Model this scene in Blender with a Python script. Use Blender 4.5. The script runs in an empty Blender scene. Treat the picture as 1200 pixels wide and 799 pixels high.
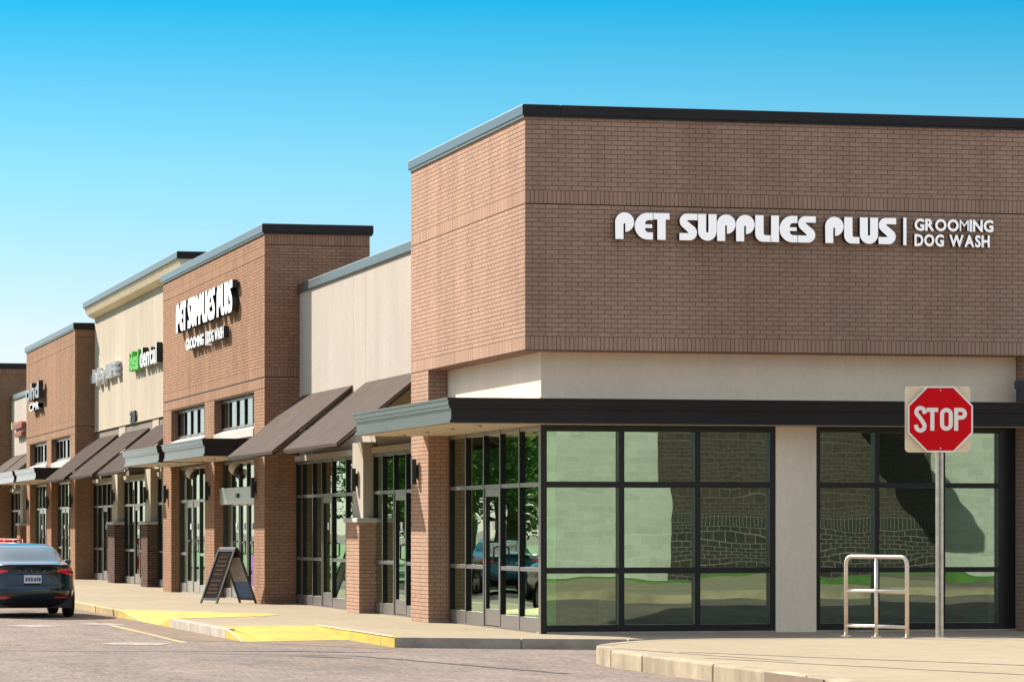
import bpy, bmesh, math, random
from mathutils import Vector, Matrix
random.seed(7)
R = math.radians
scene = bpy.context.scene
COL = scene.collection

# ------------------------------------------------------------------ camera, sky, sun, exposure
cam_d = bpy.data.cameras.new('camera'); cam = bpy.data.objects.new('camera', cam_d); COL.objects.link(cam)
cam.location = (-12.713, -51.851, 1.583); cam.rotation_euler = (R(90), 0, R(-13.309))
cam_d.sensor_fit = 'HORIZONTAL'; cam_d.sensor_width = 36; cam_d.lens = 36 * 4164 / 1200
cam_d.shift_y = (619 - 399.5) / 1200; cam_d.clip_start = .5; cam_d.clip_end = 6000
scene.camera = cam
SUN = Vector((-1, 2.0, 1.35)).normalized()
sun_el = math.asin(SUN.z); sun_az = math.atan2(SUN.x, SUN.y)
world = bpy.data.worlds.new('World'); scene.world = world; world.use_nodes = True
wn, wl = world.node_tree.nodes, world.node_tree.links
wn.clear()
w_out = wn.new('ShaderNodeOutputWorld'); w_bg = wn.new('ShaderNodeBackground'); w_sky = wn.new('ShaderNodeTexSky')
w_sky.sky_type = 'NISHITA'; w_sky.sun_disc = False; w_sky.sun_elevation = sun_el; w_sky.sun_rotation = sun_az
w_sky.air_density = 1.0; w_sky.dust_density = 0.3; w_sky.ozone_density = 2.0; w_sky.altitude = 100
# sky tint: pale low, then azure; brightened and warmed overhead to lift the shade
w_tc = wn.new('ShaderNodeTexCoord'); w_sep = wn.new('ShaderNodeSeparateXYZ'); w_rmp = wn.new('ShaderNodeValToRGB')
w_mul = wn.new('ShaderNodeMix'); w_mul.data_type = 'RGBA'; w_mul.blend_type = 'MULTIPLY'; w_mul.inputs[0].default_value = 1
wl.new(w_tc.outputs['Generated'], w_sep.inputs[0]); wl.new(w_sep.outputs['Z'], w_rmp.inputs[0])
cr = w_rmp.color_ramp
SKY = [(0.0, (.93, 1.02, 1.5)), (.052, (.92, .98, 1.22)), (.099, (.50, .97, 1.13)), (.148, (.03, .75, 1.03)), (.26, (1.4, 1.5, 1.45)), (.5, (5.8, 4.1, 2.9)), (1.0, (9.6, 6.1, 4.1))]
while len(cr.elements) < len(SKY): cr.elements.new(.5)
for e, (p_, c_) in zip(cr.elements, SKY): e.position = p_; e.color = (*c_, 1)
wl.new(w_sky.outputs[0], w_mul.inputs[6]); wl.new(w_rmp.outputs[0], w_mul.inputs[7])
wl.new(w_mul.outputs[2], w_bg.inputs[0]); w_bg.inputs[1].default_value = 0.05
wl.new(w_bg.outputs[0], w_out.inputs[0])
sun_d = bpy.data.lights.new('sun', 'SUN'); sun_d.energy = 5.0; sun_d.angle = R(.53); sun_d.color = (1, .95, .85)
sun_o = bpy.data.objects.new('sun', sun_d); COL.objects.link(sun_o)
sun_o.rotation_euler = SUN.to_track_quat('Z', 'Y').to_euler(); sun_o.location = (-40, 60, 60)
vs = scene.view_settings
vs.view_transform = 'Standard'; vs.look = 'None'; vs.exposure = 1.0; vs.gamma = 1; vs.use_curve_mapping = False

# ------------------------------------------------------------------ materials
MATS = {}
def nt(name):
    m = bpy.data.materials.new(name); m.use_nodes = True
    n, l = m.node_tree.nodes, m.node_tree.links
    n.clear(); o = n.new('ShaderNodeOutputMaterial'); p = n.new('ShaderNodeBsdfPrincipled')
    l.new(p.outputs[0], o.inputs[0]); MATS[name] = m
    return m, n, l, p, o
def noise(n, l, scale, detail=4, rough=.55, coord='Object', stretch=None):
    tc = n.new('ShaderNodeTexCoord'); t = n.new('ShaderNodeTexNoise')
    t.inputs['Scale'].default_value = scale; t.inputs['Detail'].default_value = detail; t.inputs['Roughness'].default_value = rough
    src = tc.outputs[coord] if coord != 'World' else n.new('ShaderNodeNewGeometry').outputs['Position']
    if stretch:
        mp = n.new('ShaderNodeMapping'); mp.inputs['Scale'].default_value = stretch
        l.new(src, mp.inputs[0]); src = mp.outputs[0]
    l.new(src, t.inputs['Vector'])
    return t.outputs[0]
def ramp(n, l, src, stops):
    r = n.new('ShaderNodeValToRGB'); e = r.color_ramp.elements
    while len(e) < len(stops): e.new(.5)
    for i, (p, c) in enumerate(stops): e[i].position = p; e[i].color = (*c, 1) if len(c) == 3 else c
    l.new(src, r.inputs[0]); return r.outputs[0]
def mul(n, l, a, b, fac=1.0, mode='MULTIPLY'):
    m = n.new('ShaderNodeMix'); m.data_type = 'RGBA'; m.blend_type = mode; m.inputs[0].default_value = fac
    for s, i in ((a, 6), (b, 7)):
        if isinstance(s, tuple): m.inputs[i].default_value = (*s, 1)
        else: l.new(s, m.inputs[i])
    return m.outputs[2]
def bump(n, l, p, h, strength, dist):
    b = n.new('ShaderNodeBump'); b.inputs['Strength'].default_value = strength; b.inputs['Distance'].default_value = dist
    l.new(h, b.inputs['Height']); l.new(b.outputs[0], p.inputs['Normal'])
def plain(name, col, rough=.6, metal=0.0, var=.12, scale=3.0, spec=.5, bmp=0.0, bscale=60):
    m, n, l, p, o = nt(name)
    p.inputs['Roughness'].default_value = rough; p.inputs['Metallic'].default_value = metal
    p.inputs['Specular IOR Level'].default_value = spec
    v = noise(n, l, scale, 5, .6, 'World')
    lo, hi = 1 - var, 1 + var
    c = mul(n, l, col, ramp(n, l, v, [(.25, (lo, lo, lo)), (.75, (hi, hi, hi))]))
    l.new(c, p.inputs['Base Color'])
    if bmp: bump(n, l, p, noise(n, l, bscale, 4, .6, 'World'), .6, bmp)
    return m
def brick_mat(name, a, b, c):
    """colour drifts from brick to brick, plus fine sand grain"""
    m, n, l, p, o = nt(name)
    g = n.new('ShaderNodeNewGeometry'); oi = n.new('ShaderNodeObjectInfo')
    add = n.new('ShaderNodeMath'); add.operation = 'ADD'; fr = n.new('ShaderNodeMath'); fr.operation = 'FRACT'
    l.new(g.outputs['Random Per Island'], add.inputs[0]); l.new(oi.outputs['Random'], add.inputs[1]); l.new(add.outputs[0], fr.inputs[0])
    base = ramp(n, l, fr.outputs[0], [(0, a), (.5, b), (1, c)])
    gr = noise(n, l, 160, 3, .6, 'World')
    col = mul(n, l, base, ramp(n, l, gr, [(.3, (.86, .86, .86)), (.7, (1.12, 1.12, 1.12))]))
    big = noise(n, l, .55, 5, .6, 'World', (1, 1, .5))
    col = mul(n, l, col, ramp(n, l, big, [(.3, (.92, .91, .90)), (.7, (1.07, 1.07, 1.07))]))
    st = noise(n, l, 1.6, 5, .6, 'World', (1, 1, .07))
    col = mul(n, l, col, ramp(n, l, st, [(.34, (.87, .86, .85)), (.56, (1, 1, 1)), (.78, (1.08, 1.07, 1.06))]))
    l.new(col, p.inputs['Base Color']); p.inputs['Roughness'].default_value = .95; p.inputs['Specular IOR Level'].default_value = .08
    return m
brick_mat('brick_corner', (.425, .262, .180), (.450, .280, .194), (.476, .300, .208))
brick_mat('brick_tower', (.330, .180, .106), (.360, .198, .118), (.395, .220, .133))
brick_mat('brick_dark', (.080, .045, .032), (.110, .062, .044), (.150, .088, .062))
plain('mortar_corner', (.175, .098, .066), .95, var=.1)
plain('mortar_tower', (.165, .088, .054), .95, var=.12)
plain('mortar_dark', (.33, .25, .19), .95, var=.15)
def stucco(name, col, k=1.0):
    m, n, l, p, o = nt(name)
    p.inputs['Roughness'].default_value = .95; p.inputs['Specular IOR Level'].default_value = .08
    big = noise(n, l, .9, 6, .65, 'World', (1, 1, .25)); fine = noise(n, l, 90, 3, .7, 'World')
    c = mul(n, l, col, ramp(n, l, big, [(.3, (1 - .16 * k, 1 - .17 * k, 1 - .19 * k)), (.7, (1.07, 1.07, 1.07))]))
    c = mul(n, l, c, ramp(n, l, noise(n, l, 14, 5, .75, 'World', (1, 1, .5)), [(.3, (1 - .10 * k, 1 - .11 * k, 1 - .12 * k)), (.7, (1.07, 1.07, 1.07))]))
    c = mul(n, l, c, ramp(n, l, fine, [(.3, (.90, .90, .90)), (.7, (1.08, 1.08, 1.08))]))
    l.new(c, p.inputs['Base Color']); bump(n, l, p, fine, .5, .006)
stucco('stucco', (.525, .435, .335)); stucco('stucco_pale', (.46, .40, .34), .6); stucco('stucco_white', (.55, .52, .47)); stucco('stucco_fascia', (.88, .70, .51), .35)  # stucco_fascia is a lighter copy, making up for dim light in shade
def sheen_metal(name, col, rough, lo, hi, tint=(1, 1, 1)):
    m, n, l, p, o = nt(name)
    v = noise(n, l, 1.3, 5, .6, 'World', (1, .4, 2))
    l.new(mul(n, l, col, ramp(n, l, v, [(.3, (.8,) * 3), (.7, (1.2,) * 3)])), p.inputs['Base Color'])
    p.inputs['Roughness'].default_value = .6; p.inputs['Specular IOR Level'].default_value = .1
    lw = n.new('ShaderNodeLayerWeight'); lw.inputs[0].default_value = .5
    pw = n.new('ShaderNodeMath'); pw.operation = 'POWER'; pw.inputs[1].default_value = 2.6
    ma = n.new('ShaderNodeMath'); ma.operation = 'MULTIPLY_ADD'; ma.inputs[1].default_value = hi - lo; ma.inputs[2].default_value = lo
    gl = n.new('ShaderNodeBsdfGlossy'); gl.inputs['Color'].default_value = (*tint, 1)
    gl.inputs['Roughness'].default_value = rough
    mx = n.new('ShaderNodeMixShader'); l.new(lw.outputs['Facing'], pw.inputs[0]); l.new(pw.outputs[0], ma.inputs[0]); l.new(ma.outputs[0], mx.inputs[0])
    l.new(p.outputs[0], mx.inputs[1]); l.new(gl.outputs[0], mx.inputs[2]); l.new(mx.outputs[0], o.inputs[0])
sheen_metal('bronze', (.020, .016, .015), .34, .02, .75)
sheen_metal('bronze_coping', (.030, .022, .019), .30, .008, .44, (.84, .95, 1.0))
sheen_metal('frame_dark', (.010, .009, .009), .30, .02, .74, (1, .95, .96))
sheen_metal('frame_bright', (.030, .029, .029), .30, .04, .95)
sheen_metal('canopy_metal', (.026, .018, .016), .26, .008, .84, (.90, .94, 1.0))
plain('aluminium', (.50, .49, .48), .35, .85, .08)
plain('steel_rail', (.74, .65, .54), .48, .75, .12, 9)
plain('galvanised', (.52, .50, .46), .42, .8, .2, 14)
plain('soffit_beige', (.62, .52, .40), .7, 0, .06)
plain('black_metal', (.018, .017, .018), .45, 0, .1)
plain('white_face', (.80, .80, .80), .4, 0, .03)
def added_glow_face():                              # white letter faces with a glow added so they read bright in shade
    m, n, l, p, o = nt('added_glow_face'); p.inputs['Base Color'].default_value = (.8, .8, .8, 1); p.inputs['Roughness'].default_value = .45
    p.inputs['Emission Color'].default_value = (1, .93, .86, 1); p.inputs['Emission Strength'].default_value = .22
added_glow_face()
plain('letter_side', (.02, .02, .022), .4, 0, .05)
plain('green_face', (.10, .50, .05), .4, 0, .04)
plain('grey_face', (.30, .31, .34), .4, .3, .1)
plain('red_face', (.32, .07, .04), .5, 0, .2)
plain('sign_red', (.62, .003, .010), .6, 0, .05, 6, .1)
plain('sign_white', (.82, .80, .76), .4, 0, .03)
plain('sign_plate', (.76, .62, .42), .55, 0, .12, 6)
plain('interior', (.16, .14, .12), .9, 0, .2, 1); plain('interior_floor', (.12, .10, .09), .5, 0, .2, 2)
plain('roof_membrane', (.45, .44, .42), .9, 0, .2, .6)
plain('green_panel', (.16, .85, .08), .6, 0, .08)
plain('purple_print', (.22, .02, .30), .5, 0, .2, 8)
plain('blue_print', (.02, .10, .28), .4, 0, .5, 6)
plain('chalkboard', (.030, .018, .013), .95, 0, .4, 12, .05); plain('poster_grey', (.42, .36, .32), .8, 0, .35, 9, .1)
plain('chalk_text', (.10, .065, .045), .95, spec=.05)
plain('paper_white', (.75, .75, .73), .6, 0, .05)
plain('bark', (.09, .065, .045), .9, 0, .3, 8, bmp=.02, bscale=20)
plain('tyre', (.018, .017, .017), .8, 0, .1); plain('rim', (.25, .25, .26), .3, .8, .1)
plain('kerb_grey', (.40, .33, .25), .9, 0, .32, 2.2, bmp=.006, bscale=40)
plain('kerb_pale', (.37, .295, .20), .95, 0, .45, 1.8, .1, bmp=.006, bscale=40)
plain('joint_shadow', (.035, .022, .016), .95, spec=.02); plain('joint_dark', (.16, .12, .085), .95)

def awning_mat():
    m, n, l, p, o = nt('awning_cloth')
    v = noise(n, l, 1.4, 6, .6, 'World'); f = noise(n, l, 55, 3, .6, 'World')
    c = mul(n, l, (.088, .064, .052), ramp(n, l, v, [(.3, (.86, .86, .86)), (.7, (1.12, 1.12, 1.12))]))
    c = mul(n, l, c, ramp(n, l, f, [(.3, (.9, .9, .9)), (.7, (1.1, 1.1, 1.1))]))
    l.new(c, p.inputs['Base Color']); p.inputs['Roughness'].default_value = .95; p.inputs['Specular IOR Level'].default_value = .06
awning_mat()

def concrete(name, col, spots=True):
    m, n, l, p, o = nt(name)
    big = noise(n, l, .35, 6, .62, 'World', (1, .45, 1)); mid = noise(n, l, 2.6, 6, .6, 'World'); fine = noise(n, l, 45, 4, .7, 'World')
    c = mul(n, l, col, ramp(n, l, big, [(.3, (.86, .85, .83)), (.7, (1.06, 1.06, 1.06))]))
    c = mul(n, l, c, ramp(n, l, mid, [(.3, (.92, .91, .90)), (.68, (1.05, 1.05, 1.05))]))
    c = mul(n, l, c, ramp(n, l, fine, [(.3, (.9, .9, .9)), (.7, (1.07, 1.07, 1.07))]))
    if spots:
        s = noise(n, l, 7, 2, .4, 'World')
        c = mul(n, l, c, ramp(n, l, s, [(.74, (1, 1, 1)), (.79, (.72, .70, .66))]))
    l.new(c, p.inputs['Base Color']); p.inputs['Roughness'].default_value = .95; p.inputs['Specular IOR Level'].default_value = .1
    bump(n, l, p, fine, .2, .004)
concrete('concrete_walk', (.365, .295, .20)); concrete('concrete_island', (.375, .30, .20))

def asphalt():
    m, n, l, p, o = nt('asphalt')
    big = noise(n, l, .12, 6, .65, 'World', (1, .25, 1)); mid = noise(n, l, 1.1, 7, .7, 'World', (1, .3, 1)); fine = noise(n, l, 30, 3, .75, 'World', (1, .16, 1)); gr = noise(n, l, 8, 6, .85, 'World', (1, .3, 1))
    c = mul(n, l, (.222, .174, .140), ramp(n, l, big, [(.3, (.84, .85, .88)), (.7, (1.14, 1.11, 1.08))]))
    c = mul(n, l, c, ramp(n, l, mid, [(.3, (.72, .72, .73)), (.7, (1.16, 1.15, 1.14))]))
    c = mul(n, l, c, ramp(n, l, gr, [(.3, (.74, .74, .74)), (.7, (1.26, 1.26, 1.26))]))
    c = mul(n, l, c, ramp(n, l, fine, [(.28, (.55, .55, .56)), (.5, (1, 1, 1)), (.75, (1.42, 1.40, 1.38))]))
    oil = noise(n, l, .8, 3, .5, 'World', (1, .5, 1))
    c = mul(n, l, c, ramp(n, l, oil, [(.66, (1, 1, 1)), (.74, (.74, .73, .73))]))
    l.new(c, p.inputs['Base Color']); p.inputs['Roughness'].default_value = .95; p.inputs['Specular IOR Level'].default_value = .1
    bump(n, l, p, fine, .7, .008)
asphalt()
def paint(name, col, base, wear):
    m, n, l, p, o = nt(name)
    v = noise(n, l, 3.5, 8, .72, 'World'); f = ramp(n, l, v, [(wear - .08, (1, 1, 1)), (wear + .06, (0, 0, 0))])
    mx = n.new('ShaderNodeMix'); mx.data_type = 'RGBA'; l.new(f, mx.inputs[0]); mx.inputs[6].default_value = (*col, 1); mx.inputs[7].default_value = (*base, 1)
    v2 = noise(n, l, 1.1, 7, .7, 'World')
    l.new(mul(n, l, mx.outputs[2], ramp(n, l, v2, [(.32, (.72, .68, .62)), (.62, (1.03, 1.03, 1.03))])), p.inputs['Base Color'])
    p.inputs['Roughness'].default_value = .75
paint('paint_yellow', (.60, .41, .004), (.36, .26, .07), .42)
paint('paint_yellow_worn', (.46, .31, .07), (.36, .27, .17), .48)
paint('paint_line', (.50, .36, .10), (.205, .165, .135), .46); paint('paint_white', (.46, .40, .33), (.23, .18, .145), .56)

def glass(name, tint, trans, lo, wav):
    m, n, l, p, o = nt(name); n.remove(p)
    lw = n.new('ShaderNodeLayerWeight'); lw.inputs[0].default_value = .5
    pw = n.new('ShaderNodeMath'); pw.operation = 'POWER'; pw.inputs[1].default_value = 4.0
    ma = n.new('ShaderNodeMath'); ma.operation = 'MULTIPLY_ADD'; ma.inputs[1].default_value = .95 - lo; ma.inputs[2].default_value = lo
    l.new(lw.outputs['Facing'], pw.inputs[0]); l.new(pw.outputs[0], ma.inputs[0])
    gl = n.new('ShaderNodeBsdfGlossy'); gl.inputs['Roughness'].default_value = .0; gl.inputs['Color'].default_value = (*tint, 1)
    tr = n.new('ShaderNodeBsdfTransparent'); tr.inputs['Color'].default_value = (*trans, 1)
    mx = n.new('ShaderNodeMixShader'); l.new(ma.outputs[0], mx.inputs[0]); l.new(tr.outputs[0], mx.inputs[1]); l.new(gl.outputs[0], mx.inputs[2])
    b = n.new('ShaderNodeBump'); b.inputs['Strength'].default_value = 1; b.inputs['Distance'].default_value = wav
    l.new(noise(n, l, 1.0, 1, .4, 'World', (.9, .9, 1.5)), b.inputs['Height']); l.new(b.outputs[0], gl.inputs['Normal'])
    l.new(mx.outputs[0], o.inputs[0])
glass('glass', (.76, .96, .80), (.68, .78, .71), .20, .0014)
glass('glass_plain', (.88, .96, .94), (.45, .52, .50), .14, .0005)

def car_paint(name, col, coat=1.0):
    m, n, l, p, o = nt(name)
    p.inputs['Base Color'].default_value = (*col, 1); p.inputs['Metallic'].default_value = .45; p.inputs['Roughness'].default_value = .28
    p.inputs['Coat Weight'].default_value = coat; p.inputs['Coat Roughness'].default_value = .03
    f = noise(n, l, 700, 2, .5, 'Object'); l.new(ramp(n, l, f, [(.3, (.24,) * 3), (.7, (.34,) * 3)]), p.inputs['Roughness'])
car_paint('car_blue', (.006, .022, .036)); plain('red_paint', (.50, .010, .016), .5, 0, .05, 2, .3); car_paint('car_white', (.62, .62, .60)); car_paint('car_teal', (.03, .16, .20))
plain('car_glass', (.012, .06, .07), .05, 0, .05, 2, .3)
plain('car_black', (.012, .012, .013), .5, 0, .1)
def lamp_red():
    m, n, l, p, o = nt('tail_red'); p.inputs['Base Color'].default_value = (.85, .010, .03, 1); p.inputs['Roughness'].default_value = .15
    p.inputs['Coat Weight'].default_value = 1
lamp_red()
def leaf_mat(name, a, b):
    m, n, l, p, o = nt(name)
    g = n.new('ShaderNodeNewGeometry')
    c = ramp(n, l, g.outputs['Random Per Island'], [(0, a), (1, b)])
    l.new(c, p.inputs['Base Color']); p.inputs['Roughness'].default_value = .6
    tl = n.new('ShaderNodeBsdfTranslucent'); l.new(c, tl.inputs['Color'])
    mx = n.new('ShaderNodeMixShader'); mx.inputs[0].default_value = .55
    l.new(p.outputs[0], mx.inputs[1]); l.new(tl.outputs[0], mx.inputs[2]); l.new(mx.outputs[0], o.inputs[0])
leaf_mat('leaf', (.05, .12, .02), (.14, .26, .04))
def lawn_mat():
    m, n, l, p, o = nt('lawn_green')
    c = ramp(n, l, noise(n, l, 1.3, 7, .7, 'World'), [(.3, (.05, .12, .02)), (.7, (.12, .24, .04))])
    l.new(c, p.inputs['Base Color']); p.inputs['Roughness'].default_value = .9
lawn_mat()
def block_mat(name, c1, c2, mort, bw, bh, soldier=False):
    """blockwork of the building across the drive, only met in the window reflections"""
    m, n, l, p, o = nt(name)
    ge = n.new('ShaderNodeNewGeometry'); sp = n.new('ShaderNodeSeparateXYZ'); cb = n.new('ShaderNodeCombineXYZ')
    l.new(ge.outputs['Position'], sp.inputs[0]); ad = n.new('ShaderNodeMath'); l.new(sp.outputs['X'], ad.inputs[0]); l.new(sp.outputs['Y'], ad.inputs[1]); l.new(ad.outputs[0], cb.inputs[0]); l.new(sp.outputs['Z'], cb.inputs[1])
    t = n.new('ShaderNodeTexBrick'); t.offset = 0 if soldier else .5
    t.inputs['Scale'].default_value = 1; t.inputs['Brick Width'].default_value = bw; t.inputs['Row Height'].default_value = bh
    t.inputs['Mortar Size'].default_value = .008; t.inputs['Color1'].default_value = (*c1, 1); t.inputs['Color2'].default_value = (*c2, 1); t.inputs['Mortar'].default_value = (*mort, 1)
    l.new(cb.outputs[0], t.inputs['Vector']); l.new(t.outputs['Color'], p.inputs['Base Color']); p.inputs['Roughness'].default_value = .9
block_mat('block_cream', (.50, .48, .42), (.41, .39, .34), (.56, .53, .46), .4, .2)
block_mat('block_brown', (.050, .034, .026), (.068, .046, .034), (.13, .10, .08), .28, .135)
block_mat('block_dark', (.030, .022, .018), (.045, .032, .026), (.20, .175, .14), .28, .135)
block_mat('block_soldier', (.030, .022, .018), (.045, .032, .026), (.17, .15, .12), .1, .32, True)

# ------------------------------------------------------------------ mesh helpers
class MB:
    def __init__(s): s.v = []; s.f = []; s.m = []
    def add(s, vs, fs, mi=0):
        k = len(s.v); s.v += [tuple(p) for p in vs]
        for f in fs: s.f.append(tuple(k + i for i in f)); s.m.append(mi)
    def box(s, x0, x1, y0, y1, z0, z1, mi=0, skip=''):
        x0, x1 = min(x0, x1), max(x0, x1); y0, y1 = min(y0, y1), max(y0, y1); z0, z1 = min(z0, z1), max(z0, z1)
        vs = [(x0, y0, z0), (x1, y0, z0), (x1, y1, z0), (x0, y1, z0), (x0, y0, z1), (x1, y0, z1), (x1, y1, z1), (x0, y1, z1)]
        F = {'b': (0, 3, 2, 1), 't': (4, 5, 6, 7), 'f': (0, 1, 5, 4), 'k': (2, 3, 7, 6), 'l': (3, 0, 4, 7), 'r': (1, 2, 6, 5)}
        s.add(vs, [F[k] for k in F if k not in skip], mi); return s
    def prism(s, pts, z0, z1, mi=0):           # pts: plan outline, counter-clockwise
        n = len(pts)
        s.add([(x, y, z0) for x, y in pts] + [(x, y, z1) for x, y in pts],
              [tuple(range(n - 1, -1, -1)), tuple(range(n, 2 * n))] + [(i, (i + 1) % n, n + (i + 1) % n, n + i) for i in range(n)], mi); return s
    def poly(s, pts, mi=0): s.add(pts, [tuple(range(len(pts)))], mi); return s
    def extr_y(s, prof, y0, y1, mi=0):         # prof: (x, z) outline extruded along Y
        n = len(prof)
        s.add([(x, y0, z) for x, z in prof] + [(x, y1, z) for x, z in prof],
              [tuple(range(n)), tuple(range(2 * n - 1, n - 1, -1))] + [(i, n + i, n + (i + 1) % n, (i + 1) % n) for i in range(n)], mi); return s
    def tube(s, path, r, seg=10, mi=0, cap=True):
        path = [Vector(p) for p in path]; rings = []
        t0 = (path[1] - path[0]).normalized(); up = Vector((0, 0, 1)) if abs(t0.z) < .9 else Vector((1, 0, 0))
        side = t0.cross(up).normalized()
        base = len(s.v)
        for i, p in enumerate(path):
            t = (path[min(i + 1, len(path) - 1)] - path[max(i - 1, 0)]).normalized()
            side = (side - t * side.dot(t)).normalized(); u = t.cross(side)
            rr = r[i] if isinstance(r, (list, tuple)) else r
            for k in range(seg):
                a = 2 * math.pi * k / seg; s.v.append(tuple(p + (side * math.cos(a) + u * math.sin(a)) * rr))
        for i in range(len(path) - 1):
            for k in range(seg):
                a, b = base + i * seg + k, base + i * seg + (k + 1) % seg
                s.f.append((a, b, b + seg, a + seg)); s.m.append(mi)
        if cap:
            s.f.append(tuple(base + k for k in range(seg - 1, -1, -1))); s.m.append(mi)
            s.f.append(tuple(base + (len(path) - 1) * seg + k for k in range(seg))); s.m.append(mi)
        return s
    def mesh(s, name, mats):
        me = bpy.data.meshes.new(name); me.from_pydata(s.v, [], s.f)
        for m in (mats if isinstance(mats, (list, tuple)) else [mats]): me.materials.append(MATS[m])
        me.polygons.foreach_set('material_index', s.m); me.update(); return me
    def build(s, name, mats, parent=None, smooth=False, fix=False, bevel=0):
        me = s.mesh(name, mats)
        if fix:
            bm = bmesh.new(); bm.from_mesh(me); bmesh.ops.recalc_face_normals(bm, faces=bm.faces); bm.to_mesh(me); bm.free()
        if smooth: me.polygons.foreach_set('use_smooth', [True] * len(me.polygons))
        o = bpy.data.objects.new(name, me); COL.objects.link(o)
        if parent: o.parent = parent; o.matrix_parent_inverse = parent.matrix_world.inverted() if False else Matrix.Translation(-Vector(parent.get('_o', (0, 0, 0))))
        if bevel:
            b = o.modifiers.new('edge', 'BEVEL'); b.width = bevel; b.segments = 2; b.limit_method = 'ANGLE'
        return o
def empty(name, loc=(0, 0, 0)):
    o = bpy.data.objects.new(name, None); COL.objects.link(o); o.location = loc; o['_o'] = loc
    return o
def tag(o, label, cat, group=None):
    o['label'] = label; o['category'] = cat
    if group: o['group'] = group
    return o
def structure(o): o['kind'] = 'structure'; return o
def stuff(o): o['kind'] = 'stuff'; return o
def hang(o, parent):
    o.parent = parent; o.matrix_parent_inverse = Matrix.Translation(-Vector(parent.get('_o', (0, 0, 0)))); return o

# ------------------------------------------------------------------ ground, drive, pavement
def road_z(y):
    P = [(-900, .9), (-52, .42), (-30, .22), (-13.5, .185), (-9, .06), (-3.5, -.15), (900, -.15)]
    for (a, za), (b, zb) in zip(P, P[1:]):
        if a <= y <= b: return za + (zb - za) * (y - a) / (b - a)
    return P[0][1] if y < -900 else P[-1][1]
ys = [-900, -200, -52, -41, -30, -24, -18, -13.5, -12.5, -11, -9, -7, -5.5, -4.4, -3.5, -2.9, 6, 60, 900]
mb = MB(); xs = [-900, -30, 0, 30, 900]
mb.v = [(x, y, road_z(y)) for y in ys for x in xs]
for j in range(len(ys) - 1):
    for i in range(len(xs) - 1):
        a = j * len(xs) + i; mb.f.append((a, a + 1, a + 1 + len(xs), a + len(xs))); mb.m.append(0)
road = structure(mb.build('road', 'asphalt', smooth=True))

def strip_mesh(path, w, dz=.004):
    """a flat ribbon laid on the drive; w may vary along the path"""
    m = MB(); n = len(path)
    for i, (x, y) in enumerate(path):
        a = Vector(path[max(i - 1, 0)]); b = Vector(path[min(i + 1, n - 1)]); t = (b - a).normalized(); nn = Vector((-t.y, t.x))
        ww = w[i] if isinstance(w, list) else w
        for sgn in (1, -1):
            q = Vector((x, y)) + nn * sgn * ww / 2; m.v.append((q.x, q.y, road_z(q.y) + dz))
    for i in range(n - 1): m.f.append((2 * i, 2 * i + 1, 2 * i + 3, 2 * i + 2)); m.m.append(0)
    return m
def wobble(a, b, n, amp, seed):
    rr = random.Random(seed); out = []; off = 0
    for i in range(n + 1):
        t = i / n; off = off * .7 + rr.uniform(-amp, amp)
        out.append((a[0] + (b[0] - a[0]) * t + off * .5, a[1] + (b[1] - a[1]) * t + off))
    return out
plain('crack_dark', (.035, .028, .024), .95)
for a, b, w, sd in [((-9.5, -3.0), (-5.9, -5.2), .13, 1), ((-5.9, -5.2), (-4.6, -5.7), .34, 2), ((-7.0, -5.4), (-5.2, -14.5), .12, 3), ((-9, -9), (-5.6, -14.2), .10, 4), ((-5.0, -2.0), (-2.6, -3.4), .14, 5), ((-5.2, -14.5), (-4.4, -19), .09, 6)]:
    rr = random.Random(sd); n = 26
    o = structure(strip_mesh(wobble(a, b, n, .05, sd), [w * rr.uniform(.4, 1.3) for _ in range(n + 1)], .004).build('road_crack', 'crack_dark', road)); 
plain('seal_dark', (.14, .11, .095), .9, 0, .25, 3)
for a, b, w, sd in [((-4.5, -3.2), (.3, -4.4), .5, 11), ((-8.5, -1.0), (-3.5, -2.2), .35, 12)]:
    rr = random.Random(sd); n = 22
    structure(strip_mesh(wobble(a, b, n, .04, sd), [w * min(1, 4 * (i / n), 4 * (1 - i / n)) * rr.uniform(.6, 1.2) + .01 for i in range(n + 1)], .0035).build('tyre_streak', 'seal_dark', road))
plain('asphalt_brown', (.215, .150, .105), .95, 0, .3, 2.5, .1)
structure(strip_mesh([(-4.62, 24), (-4.62, 17), (-4.62, 9), (-4.64, 4), (-4.5, 2.2)], [.5, .8, .84, .84, .6], .003).build('gutter', 'asphalt_brown', road))
structure(strip_mesh([(-4.3, 1.75), (-3.4, .9), (-2.9, -.3), (-2.6, -1.6)], [.3, .9, .8, .2], .003).build('gutter', 'asphalt_brown', road))
structure(strip_mesh([(-5.05, 12.4), (-5.08, 7), (-5.14, 1.7)], .11).build('road_marking', 'paint_line', road))
for p in ([(-6.85, 11.5), (-6.6, 11.6), (-6.2, 11.7), (-5.95, 11.6)], [(-5.5, 12.4), (-5.3, 12.5), (-4.95, 12.4), (-4.75, 12.5)], [(-6.4, 1.3), (-6.15, 1.5), (-5.75, 1.4), (-5.45, 1.6)]):
    structure(strip_mesh(p, [.3, 1.3, 1.5, .25], .0048).build('road_marking', 'paint_white', road))

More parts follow.
